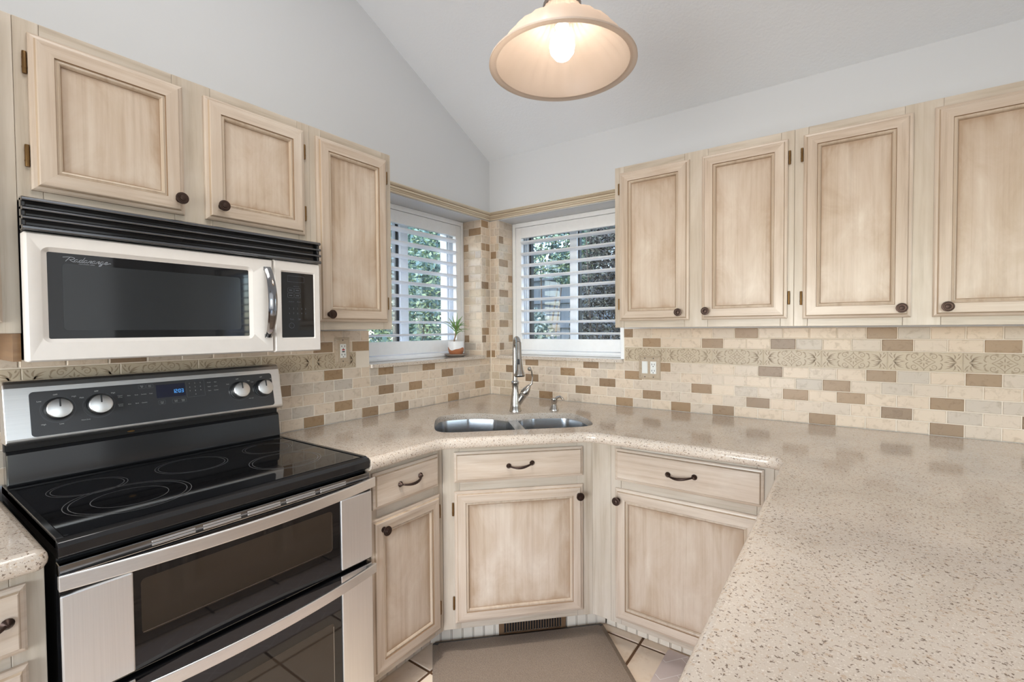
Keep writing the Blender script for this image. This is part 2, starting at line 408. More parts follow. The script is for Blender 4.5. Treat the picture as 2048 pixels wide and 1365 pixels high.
struct(b.build('wall_rear', wall_paint))
b = MB()
b.prism([(.02, Z0-SL*.02), (-2.75, ceilz(-2.75)), (-5.6, ceilz(-5.5)), (-5.6, ceilz(-5.5)+.15), (-2.75, ceilz(-2.75)+.15), (.34, Z0+.05)], -.02, 6.1, 'x')
ceiling = struct(b.build('ceiling', ceil_paint))
b = MB(); b.box(-.02, 6.1, -5.6, .02, -.06, -.004)
floor = struct(b.build('floor', floor_grout))
px, py = .306, .3125
def floor_tiles():
    me = {}
    for i in range(0, 7):
        for j in range(0, 9):
            x0 = .59 - px + i*px - px*0; y1 = -.531 + py - j*py
            x0 = .59 + (i-1)*px
            w, h = px-.011, py-.011
            key = 'a'
            if key not in me:
                m = MB(); c = .0025
                m.rings([[(0, 0, -.006), (w, 0, -.006), (w, h, -.006), (0, h, -.006)], [(0, 0, -.0025), (w, 0, -.0025), (w, h, -.0025), (0, h, -.0025)],
                         [(c, c, 0), (w-c, c, 0), (w-c, h-c, 0), (c, h-c, 0)]], 0, True, False, True)
                me[key] = m.mesh('floor_tile', floor_tile)
            place('floor_tile', me[key], T(x0+.0055, y1-py+.0055, 0), floor)
floor_tiles()

# windows beyond the kitchen, seen only as reflections
def far_window(n, F, w, h, z0):
    root = thing('window_%d' % n, '', ''); del root['label'], root['category']; struct(root)
    f = MB(F); t = .06
    f.box(0, t, -.05, .08, z0, z0+h); f.box(w-t, w, -.05, .08, z0, z0+h); f.box(t, w-t, -.05, .08, z0, z0+t); f.box(t, w-t, -.05, .08, z0+h-t, z0+h); f.box(w/2-.02, w/2+.02, -.02, .06, z0+t, z0+h-t)
    f.build('window_frame', white_paint, root)
    m = MB(); m.box(0, w-2*t, -.03, .03, -.004, .004); me = m.mesh('blind_slat', white_paint)
    k = int((h-2*t)/.075)
    for i in range(k): place('blind_slat', me, F @ T(t, -.02, z0+t+.04+i*.075) @ RX(.25), root)
    return root
far_window(3, T(3.55, .12, 0), 1.2, .88, 1.155)
far_window(4, T(5.95, -1.5, 0) @ RZ(-PI/2), 1.8, 1.3, .9)

# ------------------------------------------------------------------ wall tiles
tile_cache = {}
TT = .0045
def tile_mesh(w, h):
    k = (round(w, 4), round(h, 4))
    if k not in tile_cache:
        m = MB(); c = .0018; t = TT
        m.rings([[(0, 0, 0), (w, 0, 0), (w, 0, h), (0, 0, h)], [(0, -t+.0016, 0), (w, -t+.0016, 0), (w, -t+.0016, h), (0, -t+.0016, h)],
                 [(c, -t, c), (w-c, -t, c), (w-c, -t, h-c), (c, -t, h-c)]], 0, True, False, True)
        tile_cache[k] = m
    return tile_cache[k]
mesh_cache = {}
def put_tile(parent, F, x0, x1, z0, z1, mat, name='tile'):
    g = .0018
    w, h = x1-x0-2*g, z1-z0-2*g
    if w < .004 or h < .004: return
    k = (round(w, 4), round(h, 4), mat.name)
    if k not in mesh_cache:
        mesh_cache[k] = tile_mesh(w, h).mesh('tile', mat)
    return place(name, mesh_cache[k], F @ T(x0+g, 0, z0+g), parent)
Q = .0493; P_ = .1; ZC = .915; BH = .0772
RB = [ZC+Q*i for i in range(6)]; ZB0 = RB[5]; ZB1 = ZB0+BH; Z6 = ZB1+Q; Z7 = Z6+Q
rows = {1: (RB[0], RB[1]), 2: (RB[1], RB[2]), 3: (RB[2], RB[3]), 4: (RB[3], RB[4]), 5: (RB[4], RB[5]), 6: (ZB1, Z6), 7: (Z6, Z7)}
brownR = {(1, 11), (1, 13), (1, 17), (1, 21), (1, 3), (1, 8), (2, 14), (2, 19), (2, 5), (2, 9), (3, 12), (3, 16), (3, 18), (3, 2), (3, 7), (2, 23), (4, 0), (4, 17), (4, 4), (4, 8), (3, 21), (5, 10), (5, 15), (5, 19), (5, 2), (5, 22), (5, 6), (6, 12), (6, 15), (6, 19), (6, 22), (6, 9), (7, 14), (7, 19), (7, 8)}
tanR = {(3, -1), (2, -1), (1, 0), (2, 0)}
brownL = {(1, 12), (1, 3), (1, 7), (1, 9), (2, 0), (2, 10), (3, 6), (3, 8), (4, 13), (4, 3), (5, 11), (5, 5), (5, 8), (6, 11), (6, 18), (6, 9)}
def wall_tiles(parent, F, sign, off, brown, tan, win0, win1, zsill, xmax):
    rnd = random.Random(3)
    for r, (z0, z1) in rows.items():
        o = off if r in (1, 3, 5, 7) else off+.05
        k = -2
        while True:
            a, c = o+k*P_, o+(k+1)*P_
            kk = k; k += 1
            if c <= .012: continue
            if a > xmax: break
            a2 = max(a, .0065)
            if 0 < a < .03: a2 = a
            segs = [(a2, c, z0, z1)]
            if r >= 5:                      # stop under the sill
                segs = []
                if a2 < win1 and r == 5:
                    segs.append((a2, min(c, win1), z0, zsill))
                    if c > win1+.004: segs.append((max(a2, win1), c, z0, z1))
                elif c > win1: segs.append((max(a2, win1), c, z0, z1))
            m = tile_brown if (r, kk) in brown else tile_tan if ((r, kk) in tan) else tile_cream
            for s0, s1, q0, q1 in segs:
                if sign < 0: put_tile(parent, F, -s1, -s0, q0, q1, m)
                else: put_tile(parent, F, s0, s1, q0, q1, m)
wall_tiles(wall_right, FR, 1, .0731, brownR, tanR, .07, .92, 1.152, 2.62)
wall_tiles(wall_left, FL, -1, .0164, brownL, set(), .087, .968, 1.152, 2.5)
# grout beds behind the tiles
g = .0026
b = MB(); b.box(.0, 2.75, -g, 0, ZC, 1.152); b.box(.92, 2.75, -g, 0, 1.152, Z7); b.box(0, .07, -g, 0, 1.152, 2.04); b.box(.07, .07+g, -.0, .15, 1.171, 2.04)
b.build('grout', grout_m, wall_right)
b = MB(); b.box(0, g, -2.6, 0, ZC, 1.152); b.box(0, g, -2.6, -.968, 1.152, Z7); b.box(0, g, -.087, 0, 1.152, 2.04); b.box(-.15, 0, -.087-g, -.087, 1.171, 2.04)
b.build('grout', grout_m, wall_left)
# tiled corner piers and window jambs
ZJ = 1.1545
def pier(parent, F, pieces, brown, tan):
    for r in range(18):
        z0 = max(1.1535, ZJ+Q*r); z1 = min(2.039, ZJ+Q*(r+1))
        for i, (a, c) in enumerate(pieces[r % 2]):
            m = tile_brown if (r, i) in brown else tile_tan if (r, i) in tan else tile_cream
            put_tile(parent, F, a, c, z0, z1, m)
def pier2(parent, F, pieces, brown, tan): 
    for r in range(18):
        z0 = max(1.1725, ZJ+Q*r); z1 = min(2.039, ZJ+Q*(r+1))
        for i, (a, c) in enumerate(pieces[r % 2]):
            m = tile_brown if (r, i) in brown else tile_tan if (r, i) in tan else tile_cream
            put_tile(parent, F, a, c, z0, z1, m)
pier(wall_left, FL, {0: [(-.05, -.006), (-.0905, -.05)], 1: [(-.02, -.006), (-.0905, -.02)]}, {(14, 0), (14, 1), (6, 0), (0, 0), (2, 1), (17, 1), (9, 1), (3, 1)}, {(12, 0), (8, 1)})
pier(wall_right, FR, {0: [(.0065, .04), (.04, .0745)], 1: [(.0065, .056), (.056, .0745)]}, {(13, 0), (6, 0), (0, 0)}, {(14, 1), (10, 1), (4, 0)})
FJL = T(0, -.087, 0)                                   # left jamb faces -y: local x is world x
pier2(wall_left, FJL, {0: [(-.105, .0), (-.148, -.105)], 1: [(-.05, .0), (-.148, -.05)]}, {(16, 0), (14, 1), (10, 1), (2, 1)}, {(15, 0), (13, 1), (11, 0), (8, 0), (7, 1)})
FJR = T(.07, 0, 0) @ RZ(PI/2)                          # right jamb faces +x: local x is world y
pier2(wall_right, FJR, {0: [(.0, .1), (.1, .148)], 1: [(.0, .05), (.05, .148)]}, {(15, 0), (12, 0), (10, 1), (8, 0), (4, 0), (2, 1), (1, 0)}, {(6, 1), (13, 1), (5, 1)})

# pressed border tiles
BW = .2235
def spiral(cx, cy, r0, turns, a0, d=1, n=18): return [(cx+r0*(1-.86*i/n)*math.cos(a0+d*2*PI*turns*i/n), cy+r0*(1-.86*i/n)*math.sin(a0+d*2*PI*turns*i/n)) for i in range(n+1)]
def qb(p0, p1, p2, n=7): return [((1-t)**2*p0[0]+2*t*(1-t)*p1[0]+t*t*p2[0], (1-t)**2*p0[1]+2*t*(1-t)*p1[1]+t*t*p2[1]) for t in [i/n for i in range(n+1)]]
def leafw(n, w): return [max(.0006, w*math.sin(PI*min(1, (.12+.88*i/(n-1))))) for i in range(n)]
mo = MB()
y_ = -TT-.0004
for sx in (1, -1):
    for sy in (1, -1):
        f = lambda pts: [(x*sx, y*sy) for x, y in pts]
        mo.ribbon(f(qb((0, .030), (.010, .014), (.034, 0))), .0022, y_)                  # diamond
        mo.ribbon(f(spiral(.029, .0205, .0125, 1.35, PI*.9, -1)), [.0032*(1-.6*i/18) for i in range(19)], y_)
        mo.ribbon(f(qb((.041, .028), (.054, .030), (.052, .010))), leafw(8, .0052), y_)
        mo.ribbon(f(qb((.047, .004), (.054, .006), (.056, .016))), leafw(8, .004), y_)
        for k, (ex, ey) in enumerate(((.076, .007), (.074, .017), (.069, .026))):         # palmette fan
            mo.ribbon(f(qb((.094-.004*k, .001+.0015*k), (.086, ey*.75), (ex-.008, ey))), leafw(8, .0052), y_)
        mo.ribbon(f(qb((.088, .012), (.094, .022), (.084, .032))), leafw(8, .0048), y_)
        mo.ribbon(f(qb((.094, .010), (.104, .018), (.1075, .031))), leafw(8, .0038), y_)
        mo.ribbon(f(qb((.098, .026), (.101, .030), (.101, .034))), leafw(8, .004), y_)
        mo.ribbon(f(qb((.004, .004), (.009, .006), (.013, .011))), leafw(8, .0045), y_)    # centre flower
        mo.ribbon(f(qb((.016, .030), (.020, .034), (.026, .034))), leafw(8, .004), y_)
    mo.ribbon([(sx*.006, 0), (sx*.013, 0), (sx*.022, 0)], [.001, .0045, .0008], y_)
    mo.ribbon([(sx*.058, 0), (sx*.066, 0), (sx*.074, 0)], [.001, .005, .0008], y_)
for sy in (1, -1):
    mo.ribbon([(0, sy*.004), (0, sy*.011), (0, sy*.02)], [.0008, .0045, .0008], y_)
    mo.ribbon([(0, sy*.026), (0, sy*.031), (0, sy*.035)], [.0008, .004, .0008], y_)
relief = mo.mesh('relief', relief_m)
bt = tile_mesh(BW-.001, BH-.003).mesh('border_tile', border_m)
def border(parent, F, x0, n):
    for i in range(n):
        o = place('border_tile', bt, F @ T(x0+i*BW+.0005, 0, ZB0+.0015), parent)
        r_ = place('relief', relief, T(BW/2, 0, BH/2-.0015), o); r_.matrix_basis = T(BW/2, 0, BH/2-.0015)
border(wall_right, FR, 1.148-BW+.0, 8)
border(wall_left, FL, -1.268-6*BW+BW*0, 7)
put_tile(wall_left, FL, -1.268+BW-.0, -.97, ZB0, ZB1, border_m, 'border_tile') if False else None

# ------------------------------------------------------------------ window sills, trim, shutters, windows
def sill(name, F, x0, x1, label):
    b = MB(F); b.prism(fillet([(x0, .145), (x0, -.022), (x1, -.022), (x1, .145)], {1: .012, 2: .012}), 1.153, 1.171, 'z')
    return tag(b.build(name, quartz_m, None, .004), label, 'window sill')
sill('window_sill', FL, -.968, -.076, 'speckled beige quartz sill under the left window with the potted plant')
sill('window_sill', FR, .058, .92, 'speckled beige quartz sill under the right window behind the faucet')
def moulding(n, F, x0, x1, beads):
    b = MB(F)
    pr = [(0, 2.044), (-.012, 2.044), (-.014, 2.052), (-.009, 2.055), (-.011, 2.062), (-.018, 2.067), (-.018, 2.074), (-.013, 2.077), (-.020, 2.083), (-.024, 2.087), (-.024, 2.093), (0, 2.093)]
    b.rings([[(x0, y, z) for y, z in pr], [(x1, y, z) for y, z in pr]], 0, True, True, True)
    b.rings([[(x0, y, z) for y, z in ((-.0095, 2.0525), (-.0095, 2.0555), (-.012, 2.0555), (-.012, 2.0525))], [(x1, y, z) for y, z in ((-.0095, 2.0525), (-.0095, 2.0555), (-.012, 2.0555), (-.012, 2.0525))]], 1, True, True, True)
    b.rings([[(x0, y, z) for y, z in ((-.0135, 2.0755), (-.0135, 2.078), (-.0165, 2.078), (-.0165, 2.0755))], [(x1, y, z) for y, z in ((-.0135, 2.0755), (-.0135, 2.078), (-.0165, 2.078), (-.0165, 2.0755))]], 1, True, True, True)
    o = struct(b.build('trim_%d' % n, [trim_cream, glaze]))
    if beads:
        q = MB(F); k = int((x1-x0)/.009)
        for i in range(k):
            q.lathe([(.0005, -.004), (.0036, -.002), (.0036, .002), (.0005, .004)], 6, 0, T(x0+(i+.5)*(x1-x0)/k, -.0245, 2.0895) @ RY(PI/2))
        s = q.build('bead_moulding', trim_cream, o); s['kind'] = 'stuff'
moulding(1, FL, -1.083, -.001, False)
moulding(2, FR, .001, 1.0016, True)

def shutter(F, x0, x1, label, zb=1.1715, zt=2.039):
    root = thing('plantation_shutter', label, 'shutter', F @ Vector(((x0+x1)/2, .165, zb)))
    f = MB(F); t = .024
    y0, y1 = .147, .19
    f.box(x0, x0+t, y0, y1, zb, zt); f.box(x1-t, x1, y0, y1, zb, zt); f.box(x0+t, x1-t, y0, y1, zt-.028, zt); f.box(x0+t, x1-t, y0, y1, zb, zb+.026)
    f.box(x0+t, x1-t, y0-.012, y0+.004, zb, zb+.012)
    f.build('outer_frame', white_paint, root, .002)
    a, c = x0+t+.002, x1-t-.002; sw = .044
    z0, z1 = zb+.0285, zt-.030
    for s0 in (a, c-sw):
        m = MB(F); m.box(s0, s0+sw, .150, .178, z0, z1); m.build('stile', white_paint, root, .002)
    m = MB(F); m.box(a+sw, c-sw, .150, .178, z1-.070, z1); m.build('top_rail', white_paint, root, .002)
    m = MB(F); m.box(a+sw, c-sw, .150, .178, z0, z0+.074); m.build('bottom_rail', white_paint, root, .002)
    w = c-a-2*sw-.002; n = 16
    el = [(.0315*math.cos(2*PI*i/n), (.0058)*math.sin(2*PI*i/n)) for i in range(n)]
    m = MB(); m.rings([[(0, p, q) for p, q in el], [(w, p, q) for p, q in el]], 0, True, True, True)
    me = m.mesh('louver', white_paint, None, 50)
    for i in range(9):
        place('louver', me, F @ T(a+sw+.001, .164, 1.3085+i*.0750) @ RX(R(-9)), root)
    return root
shutter(FL, -.974, -.0925, 'white plantation shutter in the left window, behind the potted plant')
shutter(FR, .0755, .905, 'white plantation shutter in the right window, behind the faucet')
b = MB(); b.box(.903, .922, -.006, .15, 1.172, 2.04); struct(b.build('trim_3', white_paint, None, .002))

def window(n, F, x0, x1, mul, glassx, zb=1.16, zt=2.04):
    root = thing('window_%d' % n, '', ''); del root['label'], root['category']; struct(root)
    f = MB(F); t = .062
    f.box(x0, x0+t, .235, .315, zb, zt); f.box(x1-t, x1, .235, .315, zb, zt); f.box(x0+t, x1-t, .235, .315, zb, zb+.05); f.box(x0+t, x1-t, .235, .315, zt-.06, zt)
    f.box(x0+t, x0+t+.012, .245, .275, zb+.05, zt-.06); f.box(x1-t-.012, x1-t, .245, .275, zb+.05, zt-.06)
    f.build('window_frame', vinyl, root, .003)
    for i, (a, c, m_, y) in enumerate(mul):
        m = MB(F); m.box(a, c, y, y+.035, zb+.05, zt-.06); m.build('mullion', m_, root, .002)
    for a, c in glassx:
        m = MB(F); m.box(a, c, .268, .272, zb+.05, zt-.06); m.build('pane', glass_m, root)
window(1, FL, -.99, -.075, [(-.545, -.497, vinyl, .245), (-.497, -.468, vinyl, .262), (-.566, -.545, blackplastic, .262)], [(-.925, -.566), (-.468, -.137)])
window(2, FR, .06, .93, [(.456, .508, vinyl, .245), (.136, .150, blackplastic, .262), (.508, .516, blackplastic, .262)], [(.15, .456), (.516, .868)])

# ------------------------------------------------------------------ outside
def leaf_cloud(centers, n, size, rnd, leaf=(1, .45)):
    m = MB(); V = []; Fc = []
    for i in range(n):
        cx, cy, cz, rx, ry, rz = rnd.choice(centers)
        while True:
            p = Vector((rnd.uniform(-1, 1), rnd.uniform(-1, 1), rnd.uniform(-1, 1)))
            if p.length < 1: break
        p = p.normalized()*(p.length**.4)
        c = Vector((cx+p.x*rx, cy+p.y*ry, cz+p.z*rz))
        a = Vector((rnd.gauss(0, 1), rnd.gauss(0, 1), rnd.gauss(0, 1))).normalized(); q = a.orthogonal().normalized()
        s = size*rnd.uniform(.6, 1.4); k = len(V)
        V += [c-a*s*leaf[0], c+q*s*leaf[1], c+a*s*leaf[0], c-q*s*leaf[1]]; Fc.append((k, k+1, k+2, k+3))
    m.v = V; m.f = Fc; m.m = [0]*len(Fc); return m
def shrub(name, label, centers, n, size, mat, seed, trunk, leaf=(1, .45), twigs=0):
    rnd = random.Random(seed); x, y = trunk
    root = thing(name, label, 'shrub', (x, y, 0))
    o = leaf_cloud(centers, n, size, rnd, leaf)
    me = o.mesh('foliage', mat, Vector((x, y, 0))); ob = bpy.data.objects.new('foliage', me); COL.objects.link(ob); ob.parent = root; ob['kind'] = 'stuff'
    t = MB()
    for i in range(3+twigs):
        c = rnd.choice(centers); e = Vector((c[0]+rnd.uniform(-.8, .8)*c[3], c[1]+rnd.uniform(-.8, .8)*c[4], c[2]+rnd.uniform(0, .9)*c[5]))
        s = Vector((x+rnd.uniform(-.05, .05), y+rnd.uniform(-.05, .05), 0)); mid = s.lerp(e, .5)+Vector((rnd.uniform(-.1, .1), rnd.uniform(-.1, .1), .1))
        t.tube([s, mid, e], [.018, .010, .004], 5)
    t.build('branches', bark, root)
b = MB(); b.box(-9, 9, .34, 9, -.2, -.05); b.box(-9, -.34, -6, .34, -.2, -.05)
struct(b.build('ground', ground_m))
shrub('evergreen_shrub', 'tall blue-green evergreen outside the left window', [(-1.75, 1.15, 1.3, .55, .65, 1.1), (-1.6, .65, 1.2, .45, .45, 1.2), (-1.9, .95, 2.1, .6, .75, .7), (-1.5, 1.4, 1.9, .5, .5, .8), (-2.2, 1.3, 2.9, .7, 1.0, .6)], 17000, .024, fol_blue, 1, (-1.8, .8))
shrub('evergreen_shrub', 'loose shrub with sunlit tips at the far side of the left window pane', [(-1.5, -.45, 1.2, .45, .5, .9), (-1.7, -.4, 2.0, .5, .45, .6)], 8000, .024, fol_pale, 2, (-1.6, -.4))
shrub('silver_shrub', 'silvery leafy shrub low in the left pane of the right window', [(-.42, 1.15, 1.05, .22, .3, .5), (-.5, 1.2, 1.35, .16, .2, .2)], 4200, .018, fol_pale, 3, (-.45, 1.2))
shrub('brush_thicket', 'dark brushy thicket behind the right pane of the right window', [(.32, 1.15, 1.3, .34, .25, .9), (.75, 1.2, 1.4, .4, .3, .9), (.55, 1.3, 2.3, .5, .4, .5), (.5, 1.35, 1.9, .45, .3, .5), (.2, 1.45, 1.0, .35, .25, .7)], 30000, .019, fol_dark, 4, (.4, 1.2), (1, .25), 16)
shrub('overhanging_shrub', 'leafy boughs hanging in front of the fence tops outside the right window', [(-.55, 1.65, 2.15, .5, .3, .30), (-.3, 1.7, 1.95, .25, .2, .2), (-.5, 1.7, 2.6, .6, .3, .4), (-.1, 1.75, 2.4, .25, .2, .4)], 9000, .018, fol_blue, 5, (-.8, 1.7))
shrub('tree_row', 'dense row of trees far beyond the left window', [(-4.2, -1.2, 2.0, .8, 1.1, 2.0), (-4.4, .6, 2.2, .8, 1.2, 2.2), (-4.2, 2.4, 2.2, .8, 1.2, 2.2), (-4.2, 4.0, 2.2, .8, 1.0, 2.2)], 15000, .075, fol_blue, 8, (-4.3, 1.))
shrub('tree_row', 'dense row of trees rising behind the grey fence', [(-2.2, 4.2, 2.6, 1.0, .7, 1.9), (-.6, 4.4, 2.7, 1.0, .7, 2.0), (1.0, 4.2, 2.6, 1.0, .7, 2.0), (2.6, 4.3, 2.6, 1.0, .7, 2.0)], 15000, .070, fol_dark, 9, (.3, 4.3))
fence = thing('board_fence', 'weathered blue-grey board fence outside the right window', 'fence', (0, 2.1, 0))
m = MB(); m.box(0, .135, 0, .02, 0, 2.0); me = m.mesh('board', fence_m)
for i in range(26): place('board', me, T(-2.2+i*.14, 2.1, -.05), fence)
m = MB(); m.box(-2.2, 1.5, -.035, 0, 0, .07); me = m.mesh('rail', fence_m)
for z in (.45, 1.05, 1.35, 1.62, 1.88): place('rail', me, T(0, 2.1, z), fence)

# ------------------------------------------------------------------ cabinet hardware (shared meshes; local y<0 points out of the door)
m = MB()
m.lathe([(.0095, 0), (.0095, .003), (.0055, .005), (.0050, .014), (.0085, .017), (.0150, .019), (.0168, .0215), (.0160, .0245), (.0125, .0250), (.0120, .0268), (.0080, .0266), (.0074, .0285), (.003, .0295), (.0004, .0297)], 20, 0, RX(PI/2))
knob_me = m.mesh('knob', bronze, None, 40)
m = MB()
path = []; rad = []
for i in range(25):
    t = i/24; x = -.048+.096*t; e = math.sin(PI*t)
    path.append((x, -.004-.026*e**.6, .0035*math.cos(PI*t)*-1 - .006*e)); rad.append(.0032+.0022*e**2)
m.tube(path, rad, 10)
for sx in (-1, 1):
    m.lathe([(.0095, 0), (.0105, .003), (.0085, .006), (.0045, .011), (.003, .014)], 14, 0, T(sx*.048, 0, -.0035*-sx) @ RX(PI/2))
pull_me = m.mesh('pull', bronze, None, 45)
m = MB()
m.box(-.004, .004, -.004, 0, -.019, .019); m.lathe([(.0042, -.026), (.0046, -.022), (.0046, .022), (.0042, .026)], 10, 0, T(0, -.004, 0))
m.lathe([(.005, -.0005), (.005, .0005)], 10, 0, T(0, -.004, .010)); m.lathe([(.0052, -.0015), (.0052, .0015)], 10, 0, T(0, -.004, -.012))
hinge_me = m.mesh('hinge', brass, None, 45)

def door(F, parent, x0, x1, z0, z1, yf, knob=None, hinge=None, label=None):
    """frame-and-panel door lying on the plane y=yf, 20 mm thick; knob=(x,z); hinge='l'/'r'"""
    lev = [(0, 0), (0, -.009), (.004, -.0115), (.010, -.0125), (.0125, -.0185), (.0145, -.020), (.0445, -.020), (.0460, -.0165), (.0475, -.0165), (.0515, -.0180), (.0545, -.0165), (.0575, -.0105), (.0590, -.0095)]
    mats = [0, 0, 0, 0, 0, 0, 3, 0, 0, 0, 0, 3]
    rg = [[(x0+i, yf+y, z0+i), (x1-i, yf+y, z0+i), (x1-i, yf+y, z1-i), (x0+i, yf+y, z1-i)] for i, y in lev]
    mm = []
    for k in range(len(lev)-1):
        if mats[k] == 3 or k == 3: mm.append([2 if k == 3 else 3]*4)
        elif k >= 7: mm.append([4]*4)
        else: mm.append([1, 0, 1, 0])
    b = MB(F); b.rings(rg, mm)
    o = b.build('door', [wood_v, wood_h, glaze_soft, glaze, bead_m], parent)
    i = .058; p = MB(F)
    p.add([(x0+i, yf-.0097, z0+i), (x1-i, yf-.0097, z0+i), (x1-i, yf-.0097, z1-i), (x0+i, yf-.0097, z1-i),
           (x0+i, yf-.003, z0+i), (x1-i, yf-.003, z0+i), (x1-i, yf-.003, z1-i), (x0+i, yf-.003, z1-i)], [(0, 1, 2, 3), (4, 7, 6, 5), (0, 4, 5, 1), (1, 5, 6, 2), (2, 6, 7, 3), (3, 7, 4, 0)])
    po = p.build('panel', panel_m, o)
    uv = po.data.uv_layers.new(name='UVMap')
    fi = F.inverted(); off = rootloc(o)
    for lp in po.data.loops:
        c = fi @ (po.data.vertices[lp.vertex_index].co + off); uv.data[lp.index].uv = ((c.x-x0-i)/(x1-x0-2*i), (c.z-z0-i)/(z1-z0-2*i))
    if knob: place('knob', knob_me, F @ T(knob[0], yf-.0195, knob[1]), o)
    if hinge:
        for z in (z0+.08, z1-.072): place('hinge', hinge_me, F @ T(x0-.005 if hinge == 'l' else x1+.005, yf, z), o)
    return o
def drawer(F, parent, x0, x1, z0, z1, yf, pull=None):
    lev = [(0, 0), (0, -.009), (.004, -.0115), (.009, -.0125), (.0115, -.0185), (.0135, -.020)]
    rg = [[(x0+i, yf+y, z0+i), (x1-i, yf+y, z0+i), (x1-i, yf+y, z1-i), (x0+i, yf+y, z1-i)] for i, y in lev]
    b = MB(F); b.rings(rg, [0, 0, 0, 1, 0], True, True, True)
    o = b.build('drawer', [wood_h, glaze_soft], parent)
    if pull: place('pull', pull_me, F @ T(pull[0], yf-.020, pull[1]), o)
    return o
def face(F, parent, x0, x1, z0, z1, yf, stiles, rails):
    """face frame: stiles are x intervals, rails are (x0,x1,z0,z1)"""
    b = MB(F)
    for a, c in stiles: b.box(a, c, yf, yf+.019, z0, z1, 0)
    for a, c, q0, q1 in rails: b.box(a+.0004, c-.0004, yf+.0004, yf+.019, q0, q1, 1)
    return b.build('face_frame', [frame_v, frame_h], parent, .0012)
def upper(F, x0, x1, z0, z1, doors, label, group='whitewashed wall cabinets', depth=.31, mid=True):
    root = thing('wall_cabinet', label, 'cabinet', F @ Vector(((x0+x1)/2, -depth/2, z0)), group)
    b = MB(F); b.box(x0, x1, -depth+.019, -.006, z0+.016, z1); b.box(x0, x0+.016, -depth+.019, -.006, z0, z0+.02); b.box(x1-.016, x1, -depth+.019, -.006, z0, z0+.02)
    b.build('carcass', frame_v, root)
    st = [(x0, x0+.045), (x1-.045, x1)]
    if len(doors) > 1: st.append((doors[0][1]-.022, doors[1][0]+.022))
    xs = sorted(st)
    rl = []
    for i in range(len(xs)-1): rl += [(xs[i][1], xs[i+1][0], z0, doors[0][2]+.02), (xs[i][1], xs[i+1][0], doors[0][3]-.02, z1)]
    face(F, root, x0, x1, z0, z1, -depth, st, rl)
    for d in doors: door(F, root, d[0], d[1], d[2], d[3], -depth, d[4], d[5])
    return root
puck = MB(); puck.lathe([(.024, 0), (.028, -.004), (.027, -.010), (.018, -.0135), (.0005, -.0145)], 20); puck_me = puck.mesh('puck_light', whiteplastic, None, 40)
ca = upper(FL, -2.2035, -1.4555, 1.654, 2.0857, [(-2.18, -1.86, 1.682, 2.054, (-1.877, 1.723), 'l'), (-1.804, -1.482, 1.682, 2.054, (-1.764, 1.725), 'r')], 'low two-door whitewashed wall cabinet above the microwave')
cb = upper(FL, -1.455, -1.083, 1.342, 2.0857, [(-1.434, -1.112, 1.372, 2.054, (-1.397, 1.40), 'r')], 'tall single-door whitewashed wall cabinet between microwave and left window')
place('puck_light', puck_me, FL @ T(-1.20, -.24, 1.3565), cb)
upper(FL, -2.76, -2.204, 1.338, 2.0857, [(-2.735, -2.235, 1.364, 2.054, None, None)], 'whitewashed wall cabinet cut off by the left edge of the photo')
cr = upper(FR, 1.0016, 1.7385, 1.343, 2.100, [(1.028, 1.347, 1.374, 2.068, (1.307, 1.408), 'l'), (1.399, 1.717, 1.374, 2.068, (1.420, 1.410), 'r')], 'two-door whitewashed wall cabinet beside the right window')
place('puck_light', puck_me, FR @ T(1.70, -.27, 1.3565), cr)
cs = upper(FR, 1.739, 2.49, 1.343, 2.100, [(1.768, 2.088, 1.371, 2.069, (2.061, 1.403), 'l'), (2.143, 2.463, 1.371, 2.069, (2.178, 1.404), 'r')], 'two-door whitewashed wall cabinet at the right edge of the photo')
place('puck_light', puck_me, FR @ T(2.315, -.26, 1.3565), cs)

# base cabinets
ZT0, ZT1, ZF = .0, .13, .871
def toekick(F, parent, x0, x1, y):
    b = MB(F); b.box(x0, x1, y+.003, y+.012, .0, ZT1, 1)
    k = max(1, round((x1-x0)/.047)); w = (x1-x0)/k
    for i in range(k):
        b.box(x0+i*w+.0035, x0+(i+1)*w-.0035, y-.004, y+.003, .002, ZT1-.001, 0)
        if i: b.box(x0+i*w-.0016, x0+i*w+.0016, y-.003, y+.003, .002, ZT1-.001, 0)
    return b.build('toe_kick', [beadwhite, glaze], parent)
root = thing('base_cabinet', 'narrow whitewashed base cabinet with drawer between stove and sink cabinet', 'cabinet', (.3, -1.27, 0), 'whitewashed base cabinets')
b = MB(FL); b.box(-1.453, -1.087, -.581, -.008, ZT1, ZF); b.build('carcass', frame_v, root)
face(FL, root, 0, 0, ZT1, ZF, -.60, [(-1.453, -1.408), (-1.132, -1.086)], [(-1.408, -1.132, .84, ZF), (-1.408, -1.132, .672, .745), (-1.408, -1.132, ZT1, .175)])
drawer(FL, root, -1.430, -1.118, .728, .853, -.60, (-1.2715, .795))
door(FL, root, -1.440, -1.112, .155, .694, -.60, (-1.395, .655), 'r')
toekick(FL, root, -1.452, -1.0885, -.470)
root = thing('base_cabinet', 'diagonal whitewashed corner sink cabinet with floor register in its toe kick', 'cabinet', (.62, -.62, 0), 'whitewashed base cabinets')
b = MB(); b.prism([(.01, -.01), (.01, -1.06), (.58, -1.075), (.603, -1.056), (1.028, -.633), (1.028, -.01)], ZT1, .62, 'z'); b.build('carcass', frame_v, root)
face(FD, root, 0, 0, ZT1, ZF, 0, [(-.343, -.275), (.215, .282)], [(-.275, .215, .835, ZF), (-.275, .215, .67, .745), (-.275, .215, ZT1, .18)])
drawer(FD, root, -.297, .236, .728, .850, 0, (-.030, .792))
door(FD, root, -.297, .236, .159, .692, 0, (.216, .649), 'l')
toekick(FD, root, -.402, .387, .127)
